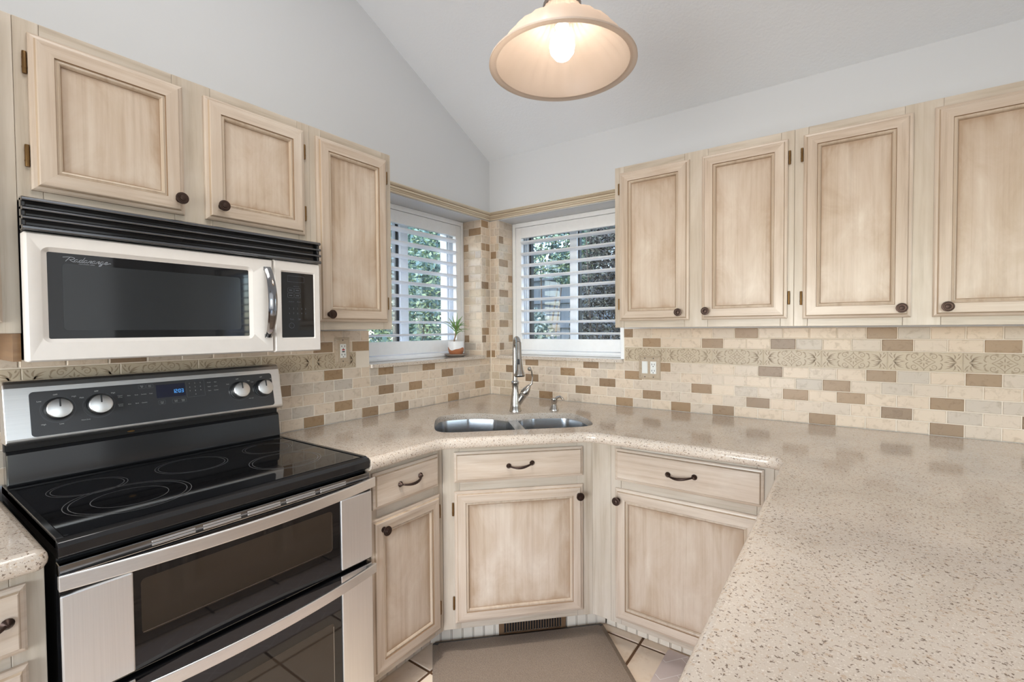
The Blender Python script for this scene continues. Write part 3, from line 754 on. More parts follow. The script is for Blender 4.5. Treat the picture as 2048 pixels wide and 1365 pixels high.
k_ = MB(FL); k_.box(-1.0880, -1.041, -.470-.004, -.470+.006, .002, ZT1-.001); k_.build('toe_kick_return', beadwhite, root)
reg = MB(FD); ry = .115
reg.box(-.105, .195, ry, ry+.004, .006, .014); reg.box(-.105, .195, ry, ry+.004, .098, .108); reg.box(-.105, -.085, ry, ry+.004, .014, .098); reg.box(.175, .195, ry, ry+.004, .014, .098)
for i in range(22): reg.box(-.0845+i*.01185, -.0815+i*.01185, ry+.0005, ry+.006, .014, .098)
reg.box(-.085, .175, ry+.0062, ry+.0072, .014, .098, 1)
reg.build('floor_register', [browngrille, darkvoid], root, .0006)['label'] = 'brown metal floor register grille'
root = thing('base_cabinet', 'wide whitewashed base cabinet with drawer between sink cabinet and peninsula', 'cabinet', (1.4, -.33, 0), 'whitewashed base cabinets')
b = MB(FR); b.box(1.045, 1.775, -.624, -.008, ZT1, ZF); b.build('carcass', frame_v, root)
face(FR, root, 0, 0, ZT1, ZF, -.643, [(1.0412, 1.1235), (1.124, 1.168), (1.662, 1.714), (1.7145, 1.776)], [(1.168, 1.662, .84, ZF), (1.168, 1.662, .672, .745), (1.168, 1.662, ZT1, .175)])
drawer(FR, root, 1.147, 1.684, .725, .8545, -.643, (1.411, .790))
door(FR, root, 1.147, 1.679, .156, .692, -.643, (1.163, .648), 'r')
toekick(FR, root, 1.03, 1.80, -.480)
root = thing('base_cabinet', 'whitewashed peninsula base cabinet under the long counter in the foreground', 'cabinet', (2.2, -1.4, 0), 'whitewashed base cabinets')
b = MB(); b.box(1.80, 2.5, -2.08, -.645, ZT1, ZF); b.box(1.92, 2.5, -2.08, -.645, 0, ZT1); b.build('carcass', frame_v, root)
face(FP, root, 0, 0, ZT1, ZF, 1.781, [(.66, .74), (1.12, 1.2), (1.58, 1.66), (2.02, 2.08)], [(a, c, q0, q1) for a, c in ((.74, 1.12), (1.2, 1.58), (1.66, 2.02)) for q0, q1 in ((.84, ZF), (.672, .745), (ZT1, .175))])
for a, c in ((.72, 1.14), (1.18, 1.60), (1.64, 2.04)):
    drawer(FP, root, a, c, .727, .852, 1.781, ((a+c)/2, .79)); door(FP, root, a, c, .157, .692, 1.781, (a+.03, .65), None)
toekick(FP, root, .48, 2.08, 1.90)
root = thing('base_cabinet', 'whitewashed drawer base cabinet left of the stove', 'cabinet', (.3, -2.5, 0), 'whitewashed base cabinets')
b = MB(FL); b.box(-2.86, -2.2265, -.581, -.008, ZT1, ZF); b.box(-2.86, -2.2265, -.5, -.008, 0, ZT1); b.build('carcass', frame_v, root)
face(FL, root, 0, 0, ZT1, ZF, -.60, [(-2.86, -2.81), (-2.275, -2.226)], [(-2.81, -2.275, q0, q1) for q0, q1 in ((.835, ZF), (.675, .735), (.40, .46), (ZT1, .175))])
drawer(FL, root, -2.83, -2.254, .718, .850, -.60, (-2.33, .785))
drawer(FL, root, -2.83, -2.254, .44, .692, -.60, (-2.33, .57)); drawer(FL, root, -2.83, -2.254, .155, .415, -.60, (-2.33, .29))
toekick(FL, root, -2.86, -2.23, -.470)

# ------------------------------------------------------------------ countertops
def uv2(u, v): return ((u+v)/S2, (u-v)/S2)
def offset_poly(poly, flags, d):
    n = len(poly); out = []
    for i in range(n):
        p0, p1, p2 = Vector(poly[i-1]), Vector(poly[i]), Vector(poly[(i+1) % n])
        e0, e1 = (p1-p0).normalized(), (p2-p1).normalized()
        n0, n1 = Vector((-e0.y, e0.x)), Vector((-e1.y, e1.x))
        d0, d1 = d*flags[i-1], d*flags[i]
        a, c = p0+n0*d0, p1+n1*d1
        den = e0.x*e1.y-e0.y*e1.x
        if abs(den) < 1e-4: q = p1+(n0*d0+n1*d1)/2
        else:
            t = ((c.x-a.x)*e1.y-(c.y-a.y)*e1.x)/den; q = a+e0*t
        out.append((q.x, q.y))
    return out
def counter(poly, flags, hole, label, zt=.915, th=.043):
    """poly counter-clockwise; flags[i]=1 where the edge i->i+1 is a finished bullnose"""
    b = MB(); rad = th/2; n = len(poly); rg = []
    for k in range(9):
        a = PI/2-PI*k/8
        pts = offset_poly(poly, flags, rad*(1-math.cos(a))*.8)
        z = zt-rad+rad*math.sin(a)
        rg.append([(x, y, z) for x, y in pts])
    b.rings(rg, 0)
    pin = offset_poly(poly, flags, .036)
    b.rings([rg[-1], [(x, y, zt-th) for x, y in pin], [(x, y, zt-.0295) for x, y in pin]], 0)
    top = [(x, y) for x, y, z in rg[0]]; bot = pin
    loops = [[Vector((x, y, 0)) for x, y in top]] + ([[Vector((x, y, 0)) for x, y in hole]] if hole else [])
    for z, outer in ((zt, top), (zt-.0295, bot)):
        loops[0] = [Vector((x, y, 0)) for x, y in outer]
        allp = [(p.x, p.y, z) for l in loops for p in l]
        b.add(allp, [tuple(t) for t in tessellate_polygon(loops)])
    if hole:
        h = len(hole); c = .003
        cx = sum(p[0] for p in hole)/h; cy = sum(p[1] for p in hole)/h
        b.rings([[(x, y, zt) for x, y in hole], [(x, y, zt-.0295) for x, y in hole]], 0)
    o = b.build('countertop', quartz_m, None)
    me = o.data; me.polygons.foreach_set('use_smooth', [True]*len(me.polygons)); me.set_sharp_from_angle(angle=R(60))
    return tag(o, label, 'countertop')
def smooth_closed(pts, n=4):
    out = []; N = len(pts)
    for i in range(N):
        p0, p1, p2, p3 = (Vector(pts[(i+k-1) % N]) for k in range(4))
        for k in range(n):
            t = k/n
            out.append(tuple(.5*((2*p1)+(p2-p0)*t+(2*p0-5*p1+4*p2-p3)*t*t+(3*p1-p0-3*p2+p3)*t**3)))
    return out
hole_uv = [(-.371, .93), (-.371, 1.04), (-.355, 1.10), (-.30, 1.128), (-.15, 1.129), (.05, 1.128), (.22, 1.127), (.295, 1.112), (.328, 1.06), (.336, .95), (.326, .85), (.293, .788), (.21, .766), (.11, .759), (.03, .772), (-.026, .778), (-.075, .742), (-.13, .712), (-.21, .702), (-.29, .714), (-.345, .755), (-.366, .84)]
hole = [uv2(u, v) for u, v in smooth_closed(hole_uv)]
xn, yn, cn, xp = .637, -.700, -1.757, 1.743
main = [(.008, -.008), (.008, -1.4525), (xn, -1.4525), (xn, xn+cn), (yn-cn, yn), (xp, yn), (xp, -2.12), (2.78, -2.12), (2.78, -.008)]
mp = fillet(main, {3: .10, 4: .10, 5: .045, 6: .05}, 7)
fl = []
for i in range(len(mp)):
    a, c = Vector(mp[i]), Vector(mp[(i+1) % len(mp)]); md = (a+c)/2
    wall = abs(md.x-.008) < 1e-3 or abs(md.y+.008) < 1e-3 or abs(md.y+1.4525) < 1e-3
    fl.append(0 if wall else 1)
counter(mp, fl, hole, 'long speckled beige quartz counter with the sink and foreground peninsula')
lp = fillet([(.008, -2.2225), (.008, -2.88), (xn, -2.88), (xn, -2.2225)], {3: .02}, 5)
fl = [0 if (abs((lp[i][0]+lp[(i+1) % len(lp)][0])/2-.008) < 1e-3) else 1 for i in range(len(lp))]
counter(lp, fl, None, 'short piece of speckled quartz counter left of the stove')

# ------------------------------------------------------------------ sink
sink = thing('sink', 'undermount two-bowl stainless steel corner sink', 'sink', (*uv2(-.02, .95), .7))
lb = [uv2(*p) for p in fillet([(-.382, .86), (-.382, 1.142), (-.012, 1.142), (-.012, .80), (-.07, .725), (-.20, .690), (-.335, .715)], .055, 6)]
rb = [uv2(*p) for p in fillet([(.034, .785), (.034, 1.142), (.346, 1.142), (.346, .87), (.29, .768), (.12, .745)], .055, 6)]
def bowl(poly, zb):
    b = MB(); cx = sum(p[0] for p in poly)/len(poly); cy = sum(p[1] for p in poly)/len(poly)
    rg = []
    for k, z in ((1.0, .8854), (.992, .880), (.975, .80), (.955, zb+.03), (.925, zb+.008), (.86, zb), (.12, zb-.003)):
        rg.append([(cx+(x-cx)*k, cy+(y-cy)*k, z) for x, y in poly])
    b.rings(rg, 0, True, False, True); o = b.build('bowl', sink_steel, sink, smooth=50)
    d = MB(); d.lathe([(.045, .0), (.045, .003), (.038, .002), (.03, -.001), (.0005, -.001)], 24, 0, T(cx, cy, zb)); d.build('drain', chrome, sink, smooth=40)
bowl(lb, .675); bowl(rb, .715)
deck = MB(); outer = [uv2(*p) for p in fillet([(-.40, .675), (-.40, 1.16), (.362, 1.16), (.362, .73), (.1, .725), (-.03, .675)], .05, 5)]
loops = [[Vector((x, y, 0)) for x, y in l] for l in (outer, lb, rb)]
deck.add([(p.x, p.y, .8855) for l in loops for p in l], [tuple(t) for t in tessellate_polygon(loops)])
deck.build('rim', sink_steel, sink)

# ------------------------------------------------------------------ faucet and soap pump
fx, fy = .516, -.457
fau = thing('faucet', 'brushed nickel pull-down kitchen faucet with side lever behind the sink', 'faucet', (fx, fy, .915))
FF = T(fx, fy, .915) @ RZ(-PI/4)          # local x points to the bowl (v), local y = +u
b = MB(FF); b.lathe([(.031, 0), (.031, .004), (.029, .010), (.0265, .024), (.0255, .026), (.0245, .040), (.0235, .060), (.0205, .085), (.0165, .105), (.0155, .118), (.0165, .134), (.0185, .143), (.0200, .147), (.0205, .152), (.0175, .156), (.0140, .160)], 28)
b.build('body', nickel, fau, smooth=50)
pth = [(0, 0, .155), (0, 0, .20), (0, 0, .26)] + [(.055-.055*math.cos(a), 0, .325+.052*math.sin(a)) for a in [PI*i/10 for i in range(0, 9)]]
b = MB(FF); b.tube(pth, .0125, 16); b.build('spout', nickel, fau, smooth=60)
e = Vector(pth[-1])
b = MB(FF); tip = Vector((.128, 0, .195)); dr = (tip-e).normalized(); Ld = (tip-e).length
rot = Vector((0, 0, 1)).rotation_difference(dr).to_matrix().to_4x4()
b.lathe([(.0132, -.004), (.0140, 0), (.0140, Ld*.35), (.0155, Ld*.55), (.0205, Ld*.82), (.0265, Ld*.96), (.0265, Ld), (.022, Ld+.004), (.0005, Ld+.004)], 24, [0]*6+[1]*2, T(*e) @ rot)
b.build('spray_head', [nickel, blackplastic], fau, smooth=45)
nx = Vector((-dr.z, 0, dr.x)); nx = -nx if nx.x < 0 else nx
cb_ = e + dr*Ld*.58 + (nx*.93+Vector((0, .36, 0))*-1).normalized()*.0158
bq = Matrix(((nx.x, 0, dr.x, cb_.x), (0, 1, 0, cb_.y), (nx.z, 0, dr.z, cb_.z), (0, 0, 0, 1)))
bt_ = MB(FF @ bq); bt_.box(-.004, .0035, -.0055, .0055, -.014, .014); bt_.build('spray_button', blackplastic, fau, .003)
ax = Vector((.15, .55, .83)).normalized()
b = MB(FF); rot = Vector((0, 0, 1)).rotation_difference(ax).to_matrix().to_4x4()
b.lathe([(.0190, -.03), (.0185, .040), (.0200, .047), (.0175, .050), (.0215, .055), (.0225, .064), (.0185, .082), (.010, .104), (.004, .112)], 22, 0, T(0, .014, .045) @ rot)
b.build('valve', nickel, fau, smooth=45)
s = Vector((0, .014, .045))+ax*.105
b = MB(FF); pp = [s, s+Vector((.004, .012, .012)), s+Vector((.006, .016, .045)), s+Vector((.010, .010, .075)), s+Vector((.022, .002, .088)), s+Vector((.034, -.006, .090))]
b.tube(pp, [.0055, .0050, .0042, .0045, .0060, .0075], 12); b.lathe([(.0005, -.011), (.006, -.009), (.010, -.002), (.010, .003), (.006, .009), (.0005, .011)], 14, 0, T(*pp[-1]))
b.build('lever', nickel, fau, smooth=60)
dx, dy = .664, -.315
dis = thing('soap_dispenser', 'small brushed nickel soap pump right of the faucet', 'soap dispenser', (dx, dy, .915))
FS_ = T(dx, dy, .915)
b = MB(FS_); b.lathe([(.0245, 0), (.0245, .003), (.0225, .008), (.0175, .026), (.0130, .028), (.0125, .034), (.0150, .038), (.0160, .052), (.0175, .056), (.0165, .060), (.0005, .062)], 22); b.build('pump_body', nickel, dis, smooth=45)
b = MB(FS_ @ RZ(R(-12))); b.tube([(-.012, 0, .056), (.008, 0, .058), (.022, 0, .068), (.040, 0, .074), (.056, 0, .068), (.064, 0, .056)], [.007, .0075, .007, .0062, .006, .0055], 12); b.build('spout', nickel, dis, smooth=60)

# ------------------------------------------------------------------ electric plates
def slot(b, x, z, F): pass
pl = thing('wall_outlet', 'stone wall plate with a red-buttoned safety outlet beside the left window', 'outlet', (.005, -1.122, 1.245))
b = MB(FL)
def plate(b, x0, x1, z0, z1):
    rg = [[(x0+i, y, z0+i), (x1-i, y, z0+i), (x1-i, y, z1-i), (x0+i, y, z1-i)] for i, y in ((0, -.0045), (0, -.0085), (.004, -.0105), (.006, -.0095), (.010, -.0115), (.012, -.012))]
    b.rings(rg, 0, True, True, True)
plate(b, -1.161, -1.083, 1.185, 1.306); b.build('plate', plate_m, pl)
b = MB(FL); b.box(-1.1365, -1.105, -.0145, -.0115, 1.2125, 1.2765); b.build('socket_face', whiteplastic, pl, .001)
b = MB(FL)
for zc in (1.266, 1.2275):
    b.box(-1.130, -1.1275, -.0149, -.014, zc-.004, zc+.004); b.box(-1.1145, -1.112, -.0149, -.014, zc-.004, zc+.004); b.lathe([(.0024, 0), (.0024, .0006)], 10, 0, T(-1.121, -.0143, zc-.0105) @ RX(PI/2))
for zc in (1.294, 1.197): b.lathe([(.0028, 0), (.0022, .0012)], 10, 0, T(-1.121, -.012, zc) @ RX(PI/2))
b.build('slots', blackbtn, pl)
b = MB(FL); b.box(-1.1275, -1.1135, -.0155, -.014, 1.2465, 1.2525); b.build('reset_button', redm, pl, .0004)['label'] = 'red reset button'
b = MB(FL); b.box(-1.1275, -1.1135, -.0155, -.014, 1.2385, 1.2435); b.build('test_button', blackbtn, pl, .0004)['label'] = 'black test button'
pl = thing('switch_plate', 'two-gang stone wall plate with rocker switch and outlet right of the faucet', 'outlet', (1.064, -.005, 1.13))
b = MB(FR); plate(b, 1.0065, 1.121, 1.070, 1.1935); b.build('plate', plate_m, pl)
b = MB(FR); b.box(1.025, 1.0555, -.0145, -.0115, 1.101, 1.165); b.build('switch_frame', whiteplastic, pl, .001)
b = MB(FR); b.prism([(-.0148, 1.104), (-.0185, 1.162), (-.0135, 1.162), (-.0135, 1.104)], 1.028, 1.0525, 'x'); b.build('rocker_switch', whiteplastic, pl, .0006)
b = MB(FR); b.box(1.0695, 1.1005, -.0145, -.0115, 1.101, 1.165); b.build('socket_face', whiteplastic, pl, .001)
b = MB(FR)
for zc in (1.150, 1.117):
    b.box(1.0770, 1.0795, -.0149, -.014, zc-.0045, zc+.0045); b.box(1.0905, 1.0930, -.0149, -.014, zc-.0045, zc+.0045); b.lathe([(.0026, 0), (.0026, .0006)], 10, 0, T(1.085, -.0143, zc-.011) @ RX(PI/2))
for xc in (1.040, 1.085):
    for zc in (1.181, 1.083): b.lathe([(.0028, 0), (.0022, .0012)], 10, 0, T(xc, -.012, zc) @ RX(PI/2))
b.build('slots', blackbtn, pl)

# ------------------------------------------------------------------ stove
stove = thing('stove', 'black and stainless double-oven electric stove with glass cooktop', 'stove', (.33, -1.8335, 0))
YA, YB = -2.2105, -1.4555                 # left and right side of the stove
b = MB(); b.box(.03, .600, YA+.002, YB-.002, .03, .880); b.build('body', blackplastic, stove)
for yy in (YA+.06, YB-.06):
    for xx in (.1, .55):
        b = MB(); b.lathe([(.018, 0), (.018, .032)], 12, 0, T(xx, yy, 0)); b.build('foot', blackplastic, stove)
b = MB()
pr = [(.028, .882), (.624, .882), (.630, .888), (.631, .908), (.625, .917), (.612, .921), (.604, .9185), (.120, .9185), (.112, .922), (.028, .922)]
b.prism(pr, YA, YB, 'y'); b.box(.03, .612, YA, YA+.013, .90, .9225); b.box(.03, .612, YB-.013, YB, .90, .9225)
b.build('cooktop_frame', enamel, stove, .004)
b = MB(); b.box(.122, .602, YA+.0145, YB-.0145, .9175, .9200); b.build('cooktop_glass', blackglass, stove)
def ring(cx, cy, r, w=.0016, z=.9203):
    b = MB(); n = 56
    b.rings([[(cx+q*math.cos(2*PI*i/n), cy+q*math.sin(2*PI*i/n), z) for i in range(n)] for q in (r-w/2, r+w/2)], 0); return b
for cx, cy, rs in ((.425, -2.035, (.128, .118, .078)), (.235, -1.825, (.095, .087)), (.235, -2.075, (.083, .075)), (.430, -1.630, (.105, .096)), (.225, -1.585, (.078, .070))):
    b = MB()
    for q in rs:
        k = ring(cx, cy, q); b.add(k.v, k.f, 0)
    b.build('burner_ring', ringwhite, stove)
b = MB(); b.prism([(.03, .92), (.076, .92), (.080, .926), (.072, 1.008), (.066, 1.016), (.03, 1.016)], YA+.004, YB-.004, 'y'); b.build('riser', enamel, stove, .003)
b = MB(); b.box(.03, .056, YA+.004, YB-.004, 1.014, 1.05); b.build('vent_gap', darkvoid, stove)
b = MB(); b.prism([(.03, 1.036), (.092, 1.038), (.099, 1.043), (.0995, 1.052), (.071, 1.188), (.066, 1.199), (.056, 1.206), (.03, 1.207)], YA+.001, YB-.001, 'y')
b.build('control_housing', stainless, stove, .005, seg=3)
ev = Vector((.071-.0995, 0, 1.188-1.052)).normalized(); nv = Vector((ev.z, 0, -ev.x))
FS = Matrix(((0, -nv.x, ev.x, .0995), (1, -nv.y, ev.y, 0), (0, -nv.z, ev.z, 1.052), (0, 0, 0, 1)))
def hz(z): return (z-1.052)/ev.z
b = MB(FS); b.prism(fillet([(-2.160, hz(1.0525)), (-1.490, hz(1.0525)), (-1.490, hz(1.1745)), (-2.160, hz(1.1745))], .010), -.0022, .001, 'y'); b.build('control_panel', panelgrey, stove, .0006)
def stove_knob(s, z, dark):
    o = MB(FS); A = T(-s, -.0022, hz(z)) @ RX(PI/2)
    o.lathe([(.033, 0), (.033, .0012), (.0300, .0020), (.0285, .0045), (.0262, .0055), (.0258, .018), (.0275, .020), (.0280, .0225), (.0262, .0245), (.016, .0268), (.0005, .0275)], 32, [1, 1, 1, 1, 0, 0, 0, 0, 0, 0], A)
    k = o.build('control_knob', [stainless, blackplastic], stove, smooth=35)
    p = MB(FS); p.box(-s-.0018, -s+.0018, -.0312, -.0265, hz(z)+.004, hz(z)+.0255); p.build('pointer', blackplastic, k, .0006)
for s, z in ((2.103, 1.122), (2.013, 1.122), (1.613, 1.121), (1.527, 1.121)): stove_knob(s, z, 0)
b = MB(FS); b.box(-1.868, -1.786, -.003, -.0015, hz(1.123), hz(1.1645)); b.build('clock_display', displaym, stove)
SEG = {'0': 'abcdef', '1': 'bc', '2': 'abged', '3': 'abgcd'}
def seg7(b, ch, x, z, w, h, t):
    R_ = {'a': (x, x+w, z+h-t, z+h), 'g': (x, x+w, z+h/2-t/2, z+h/2+t/2), 'd': (x, x+w, z, z+t), 'f': (x, x+t, z+h/2, z+h), 'b': (x+w-t, x+w, z+h/2, z+h), 'e': (x, x+t, z, z+h/2), 'c': (x+w-t, x+w, z, z+h/2)}
    for q in SEG[ch]: b.box(R_[q][0], R_[q][1], -.0034, -.0029, R_[q][2], R_[q][3])
b = MB(FS); z = hz(1.1345)
for ch, x in (('1', -1.823), ('2', -1.8155), ('0', -1.8055), ('3', -1.7975)): seg7(b, ch, x, z, .006, .012, .0013)
for q in (.003, .008): b.box(-1.8079, -1.8067, -.0034, -.0029, z+q, z+q+.0014)
b.build('clock_digits', digit, stove)['label'] = 'lit blue digits reading 12:03'
b = MB(FS)
def lab(s, z, t, size=.0055, F=FS): text_mesh(b, t, size, T(-s, -.0026, hz(z)))
for s, nm in ((2.103, ('Low', 'OFF', 'High')), (2.013, ('Melt', 'OFF', 'High')), (1.613, ('Low', 'OFF', 'High')), (1.527, ('Low', 'OFF', 'High'))):
    lab(s+.038, 1.147, nm[0]); lab(s+.004, 1.162, nm[1]); lab(s-.035, 1.153, nm[2])
lab(2.135, 1.083, 'High'); lab(2.098, 1.080, 'Low'); lab(2.046, 1.083, 'Warm Zone', .004); lab(1.575, 1.088, 'Oven Light', .004)
lab(1.962, 1.140, 'Upper\nOven', .005); lab(1.962, 1.114, 'Lower\nOven', .005)
for i, nm in enumerate(('Bake', 'Broil', 'Convect', 'Toast')): lab(1.940-i*.019, 1.140, nm, .0042)
for i, nm in enumerate(('Bake', 'Broil', 'Convect')): lab(1.940-i*.019, 1.114, nm, .0042)
lab(1.905, 1.164, 'Timer\nSet', .0038); lab(1.884, 1.164, 'Start\nTime', .0038); lab(1.855, 1.108, 'Oven\nLight', .004); lab(1.816, 1.108, 'Cook\nTime', .004); lab(1.795, 1.108, 'Delay\nStart', .004)
for i, ch in enumerate('123456789'): lab(1.772-.0165*(i % 3), 1.161-.0125*(i//3), ch, .0052)
lab(1.7555, 1.1235, '0', .0052)
for i, nm in enumerate((('Cancel', 'Start'), ('Upper', 'Lower'), ('Clean', 'Control'))):
    for j in range(2): lab(1.712-.021*j, 1.159-.014*i, nm[j], .0042)
b.build('printed_labels', labelm, stove)['label'] = 'small white printed control labels'
b = MB(FS)
def outline(x0, x1, z0, z1):
    pts = fillet([(x0, z0), (x1, z0), (x1, z1), (x0, z1)], .002, 3); b.ribbon(pts+[pts[0]], .0005, -.0025)
outline(-1.785+.003, -1.727, hz(1.116), hz(1.170)); outline(-1.914, -1.896, hz(1.158), hz(1.170)); outline(-1.893, -1.875, hz(1.158), hz(1.170)); outline(-1.864, -1.846, hz(1.102), hz(1.115)); outline(-1.826, -1.786, hz(1.102), hz(1.115))
for s in (2.103, 2.013, 1.613, 1.527): b.ribbon(arc(-s, hz(1.1215), .0375, R(-205), R(60), 30), .0005, -.0025)
b.build('printed_outlines', labeldim, stove)
b = MB(); b.lathe([(.0060, 0), (.0060, .0015), (.005, .002), (.0005, .002)], 20, 0, T(.0565, -1.93, 1.024) @ RY(PI/2) @ Matrix.Scale(1.6, 4, (0, 1, 0)) @ Matrix.Scale(.5, 4, (1, 0, 0))); b.build('maker_badge', brass, stove)

def bow_handle(z0, z1, name='handle'):
    b = MB(); n = 28; rg = []
    for i in range(n+1):
        t = i/n; y = YA-.004+(YB-YA+.008)*t; e = 1-(2*t-1)**2
        xf = .652+.040*e; 
        rg.append([(xf-.013, y, z0+.003), (xf-.002, y, z0), (xf, y, z0+.003), (xf, y, z1-.003), (xf-.002, y, z1), (xf-.013, y, z1-.003)])
    b.rings(rg, 0, True, True, True)
    for yy, q in ((YA+.012, 1), (YB-.012, 1)): b.box(.626, .645, yy-.012, yy+.012, z0+.006, z1-.006, 1)
    return b
def oven_door(name, z0, z1, pz0, pz1, hz0, hz1, w, trim):
    o = MB(); o.box(.603, .6305, YA, YB, z0, z1); d = o.build(name, blackglass, stove, .003)
    for q0, q1 in ((YA, -2.0925), (-1.570, YB)):
        m = MB(); m.box(.6295, .6365, q0, q1, pz0, pz1); m.build('stainless_panel', stainless_v, d, .003)
    bow_handle(hz0, hz1).build('handle', [stainless, chrome], d, .001)
    m = MB(); m.prism(fillet([(-2.078, w[0]), (-1.598, w[0]), (-1.598, w[1]), (-2.078, w[1])], .010), .6300, .6310, 'x'); m.build('window_pane', ovenglass, d)
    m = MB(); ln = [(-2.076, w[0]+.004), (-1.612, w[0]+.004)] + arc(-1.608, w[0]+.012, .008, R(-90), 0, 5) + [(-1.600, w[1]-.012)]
    m.ribbon(ln, .0022, 0, 0, Matrix(((0, -1, 0, .6316), (1, 0, 0, 0), (0, 0, 1, 0), (0, 0, 0, 1)))); m.build('window_trim', chrome, d)  # reflection along the oven window edge, put in as a bright strip
    return d
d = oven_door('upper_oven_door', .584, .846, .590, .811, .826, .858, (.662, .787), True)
m = MB(); m.prism([(.603, .846), (.628, .846), (.630, .850), (.627, .870), (.603, .872)], YA, YB, 'y'); v = m.build('vent_trim', chrome, stove, .002)
for i in range(5):
    y = -2.055+i*.105
    m = MB(); m.box(.627, .6305, y, y+.088, .853, .8575); m.box(.627, .6295, y, y+.088, .8605, .8645); m.build('vent_slot', stainless, v, .001)
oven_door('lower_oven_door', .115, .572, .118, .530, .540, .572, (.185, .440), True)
for q0, q1 in ((YA, -2.0925), (-1.570, YB)):
    m = MB(); m.box(.6295, .633, q0, q1, .532, .570); m.build('door_corner', stainless, stove, .002)
m = MB(); m.box(.56, .60, YA+.01, YB-.01, .035, .112); m.build('kick_panel', blackplastic, stove)

# ------------------------------------------------------------------ microwave
mw = thing('microwave', 'off-white over-the-range microwave with black vent louvers above the stove', 'microwave', (.19, -1.835, 1.27))
XF = .380
b = MB(); b.box(.012, .346, -2.2015, -1.4665, 1.273, 1.650); b.build('body', blackplastic, mw, .002)
def recessed(y0, y1, z0, z1, r, name, win_mat, depth=.008, rad=.018):
    """front slab with rounded recess r=(y0,y1,z0,z1 outer, then inner)"""
    ob = MB(); (a0, a1, c0, c1), (e0, e1, f0, f1) = r
    N = 6
    def rr_(y0, y1, z0, z1, q): return fillet([(y0, z0), (y1, z0), (y1, z1), (y0, z1)], q, N)
    outer = rr_(y0, y1, z0, z1, .004); o2 = rr_(y0+.005, y1-.005, z0+.004, z1-.004, .003); rc = rr_(a0, a1, c0, c1, rad); ri = rr_(e0, e1, f0, f1, .003)
    ob.rings([[(.346, y, z) for y, z in outer], [(XF-.006, y, z) for y, z in outer], [(XF, y, z) for y, z in o2], [(XF, y, z) for y, z in rc], [(XF-.002, y, z) for y, z in ri and [(p[0]+(q[0]-p[0])*.2, p[1]+(q[1]-p[1])*.2) for p, q in zip(rc, ri)]], [(XF-depth, y, z) for y, z in ri]], 0)
    o = ob.build(name, biscuit, mw, smooth=40)
    g_ = MB(); g_.box(XF-depth-.004, XF-depth+.0004, e0-.001, e1+.001, f0-.001, f1+.001); w = g_.build('window' if name == 'door' else 'keypad_glass', win_mat, o)
    return o
md = recessed(-2.2065, -1.6335, 1.271, 1.5725, ((-2.180, -1.697, 1.315, 1.541), (-2.167, -1.709, 1.325, 1.530)), 'door', blackglass)
b = MB(); b.prism(fillet([(-2.141, 1.3445), (-1.733, 1.3445), (-1.733, 1.5055), (-2.141, 1.5055)], .008), XF-.0078, XF-.0072, 'x'); b.build('perforated_screen', meshgrey, md)
b = MB()
def script(word, x, z, k, F, w):
    """cursive strokes; unit x-height 1"""
    oval = [(.75, .85), (.45, 1.0), (.12, .75), (.05, .35), (.25, .02), (.55, .15), (.80, .60)]
    G = {'a': ([oval + [(.85, .95), (.78, .3), (.95, .02), (1.2, .25)]], 1.15),
         'd': ([oval, [(.98, 2.05), (.86, 1.2), (.76, .3), (.92, .02), (1.2, .25)]], 1.15),
         'r': ([[(0, .35), (.30, .95), (.35, .85), (.62, .92), (.45, .2), (.62, .02), (.9, .3)]], .85),
         'n': ([[(0, .5), (.18, .95), (.08, .02)], [(.10, .25), (.42, .95), (.62, .85), (.50, .2), (.68, .02), (.95, .3)]], .9),
         'g': ([oval + [(.85, .95), (.62, -.6), (.30, -.95), (.10, -.75), (.55, -.2), (1.15, .3)]], 1.1),
         'e': ([[(.05, .4), (.55, .55), (.62, .88), (.38, 1.0), (.08, .6), (.20, .05), (.55, .02), (1.3, .45), (1.7, .42)]], 1.0),
         'R': ([[(-1.3, 1.55), (-.3, 1.75), (.9, 1.75), (1.55, 1.45), (1.3, 1.0), (.45, .75)], [(.35, 1.7), (-.15, .05)], [(.55, .80), (1.1, .35), (1.75, .0), (2.1, .15)]], 1.75)}
    for ch in word:
        st, adv = G[ch]
        for q in st:
            pts = [Vector(p) for p in q]; out = []
            for i in range(len(pts)-1):
                p0, p1, p2, p3 = pts[max(0, i-1)], pts[i], pts[i+1], pts[min(len(pts)-1, i+2)]
                for m_ in range(5):
                    t = m_/5; out.append(.5*(2*p1+(p2-p0)*t+(2*p0-5*p1+4*p2-p3)*t*t+(3*p1-p0-3*p2+p3)*t**3))
            out.append(pts[-1])
            b.ribbon([(x+(p.x+.35*p.y)*k*1.25, z+p.y*k) for p in out], w, 0, 0, F)
        x += adv*k*1.25
FX = T(XF-.0070, 0, 0) @ RZ(PI/2)
script('Radarange', -2.134, 1.5112, .0062, FX, .0011); text_mesh(b, 'microwave oven', .0046, T(XF-.0070, -2.096, 1.5075) @ RZ(PI/2), 0, .2)
b.build('lettering', labelmid, md)['label'] = 'grey script lettering'
b = MB(); rg = []
for i in range(19):
    t = i/18; zz = 1.318+.228*t; e = math.sin(PI*t)**.7
    xo = XF+.004+.034*e; w = .011+.004*math.sin(PI*t)
    rg.append([(xo-.010, -1.655-.6*w, zz), (xo, -1.655-w, zz), (xo+.006, -1.655-.3*w, zz), (xo+.004, -1.655+.8*w, zz), (xo-.008, -1.655+w, zz)])
b.rings(rg, 0, True, True, True); b.box(XF-.002, XF+.008, -1.665, -1.645, 1.318, 1.330); b.box(XF-.002, XF+.008, -1.665, -1.645, 1.534, 1.546)
b.build('handle', chrome, md, smooth=50)
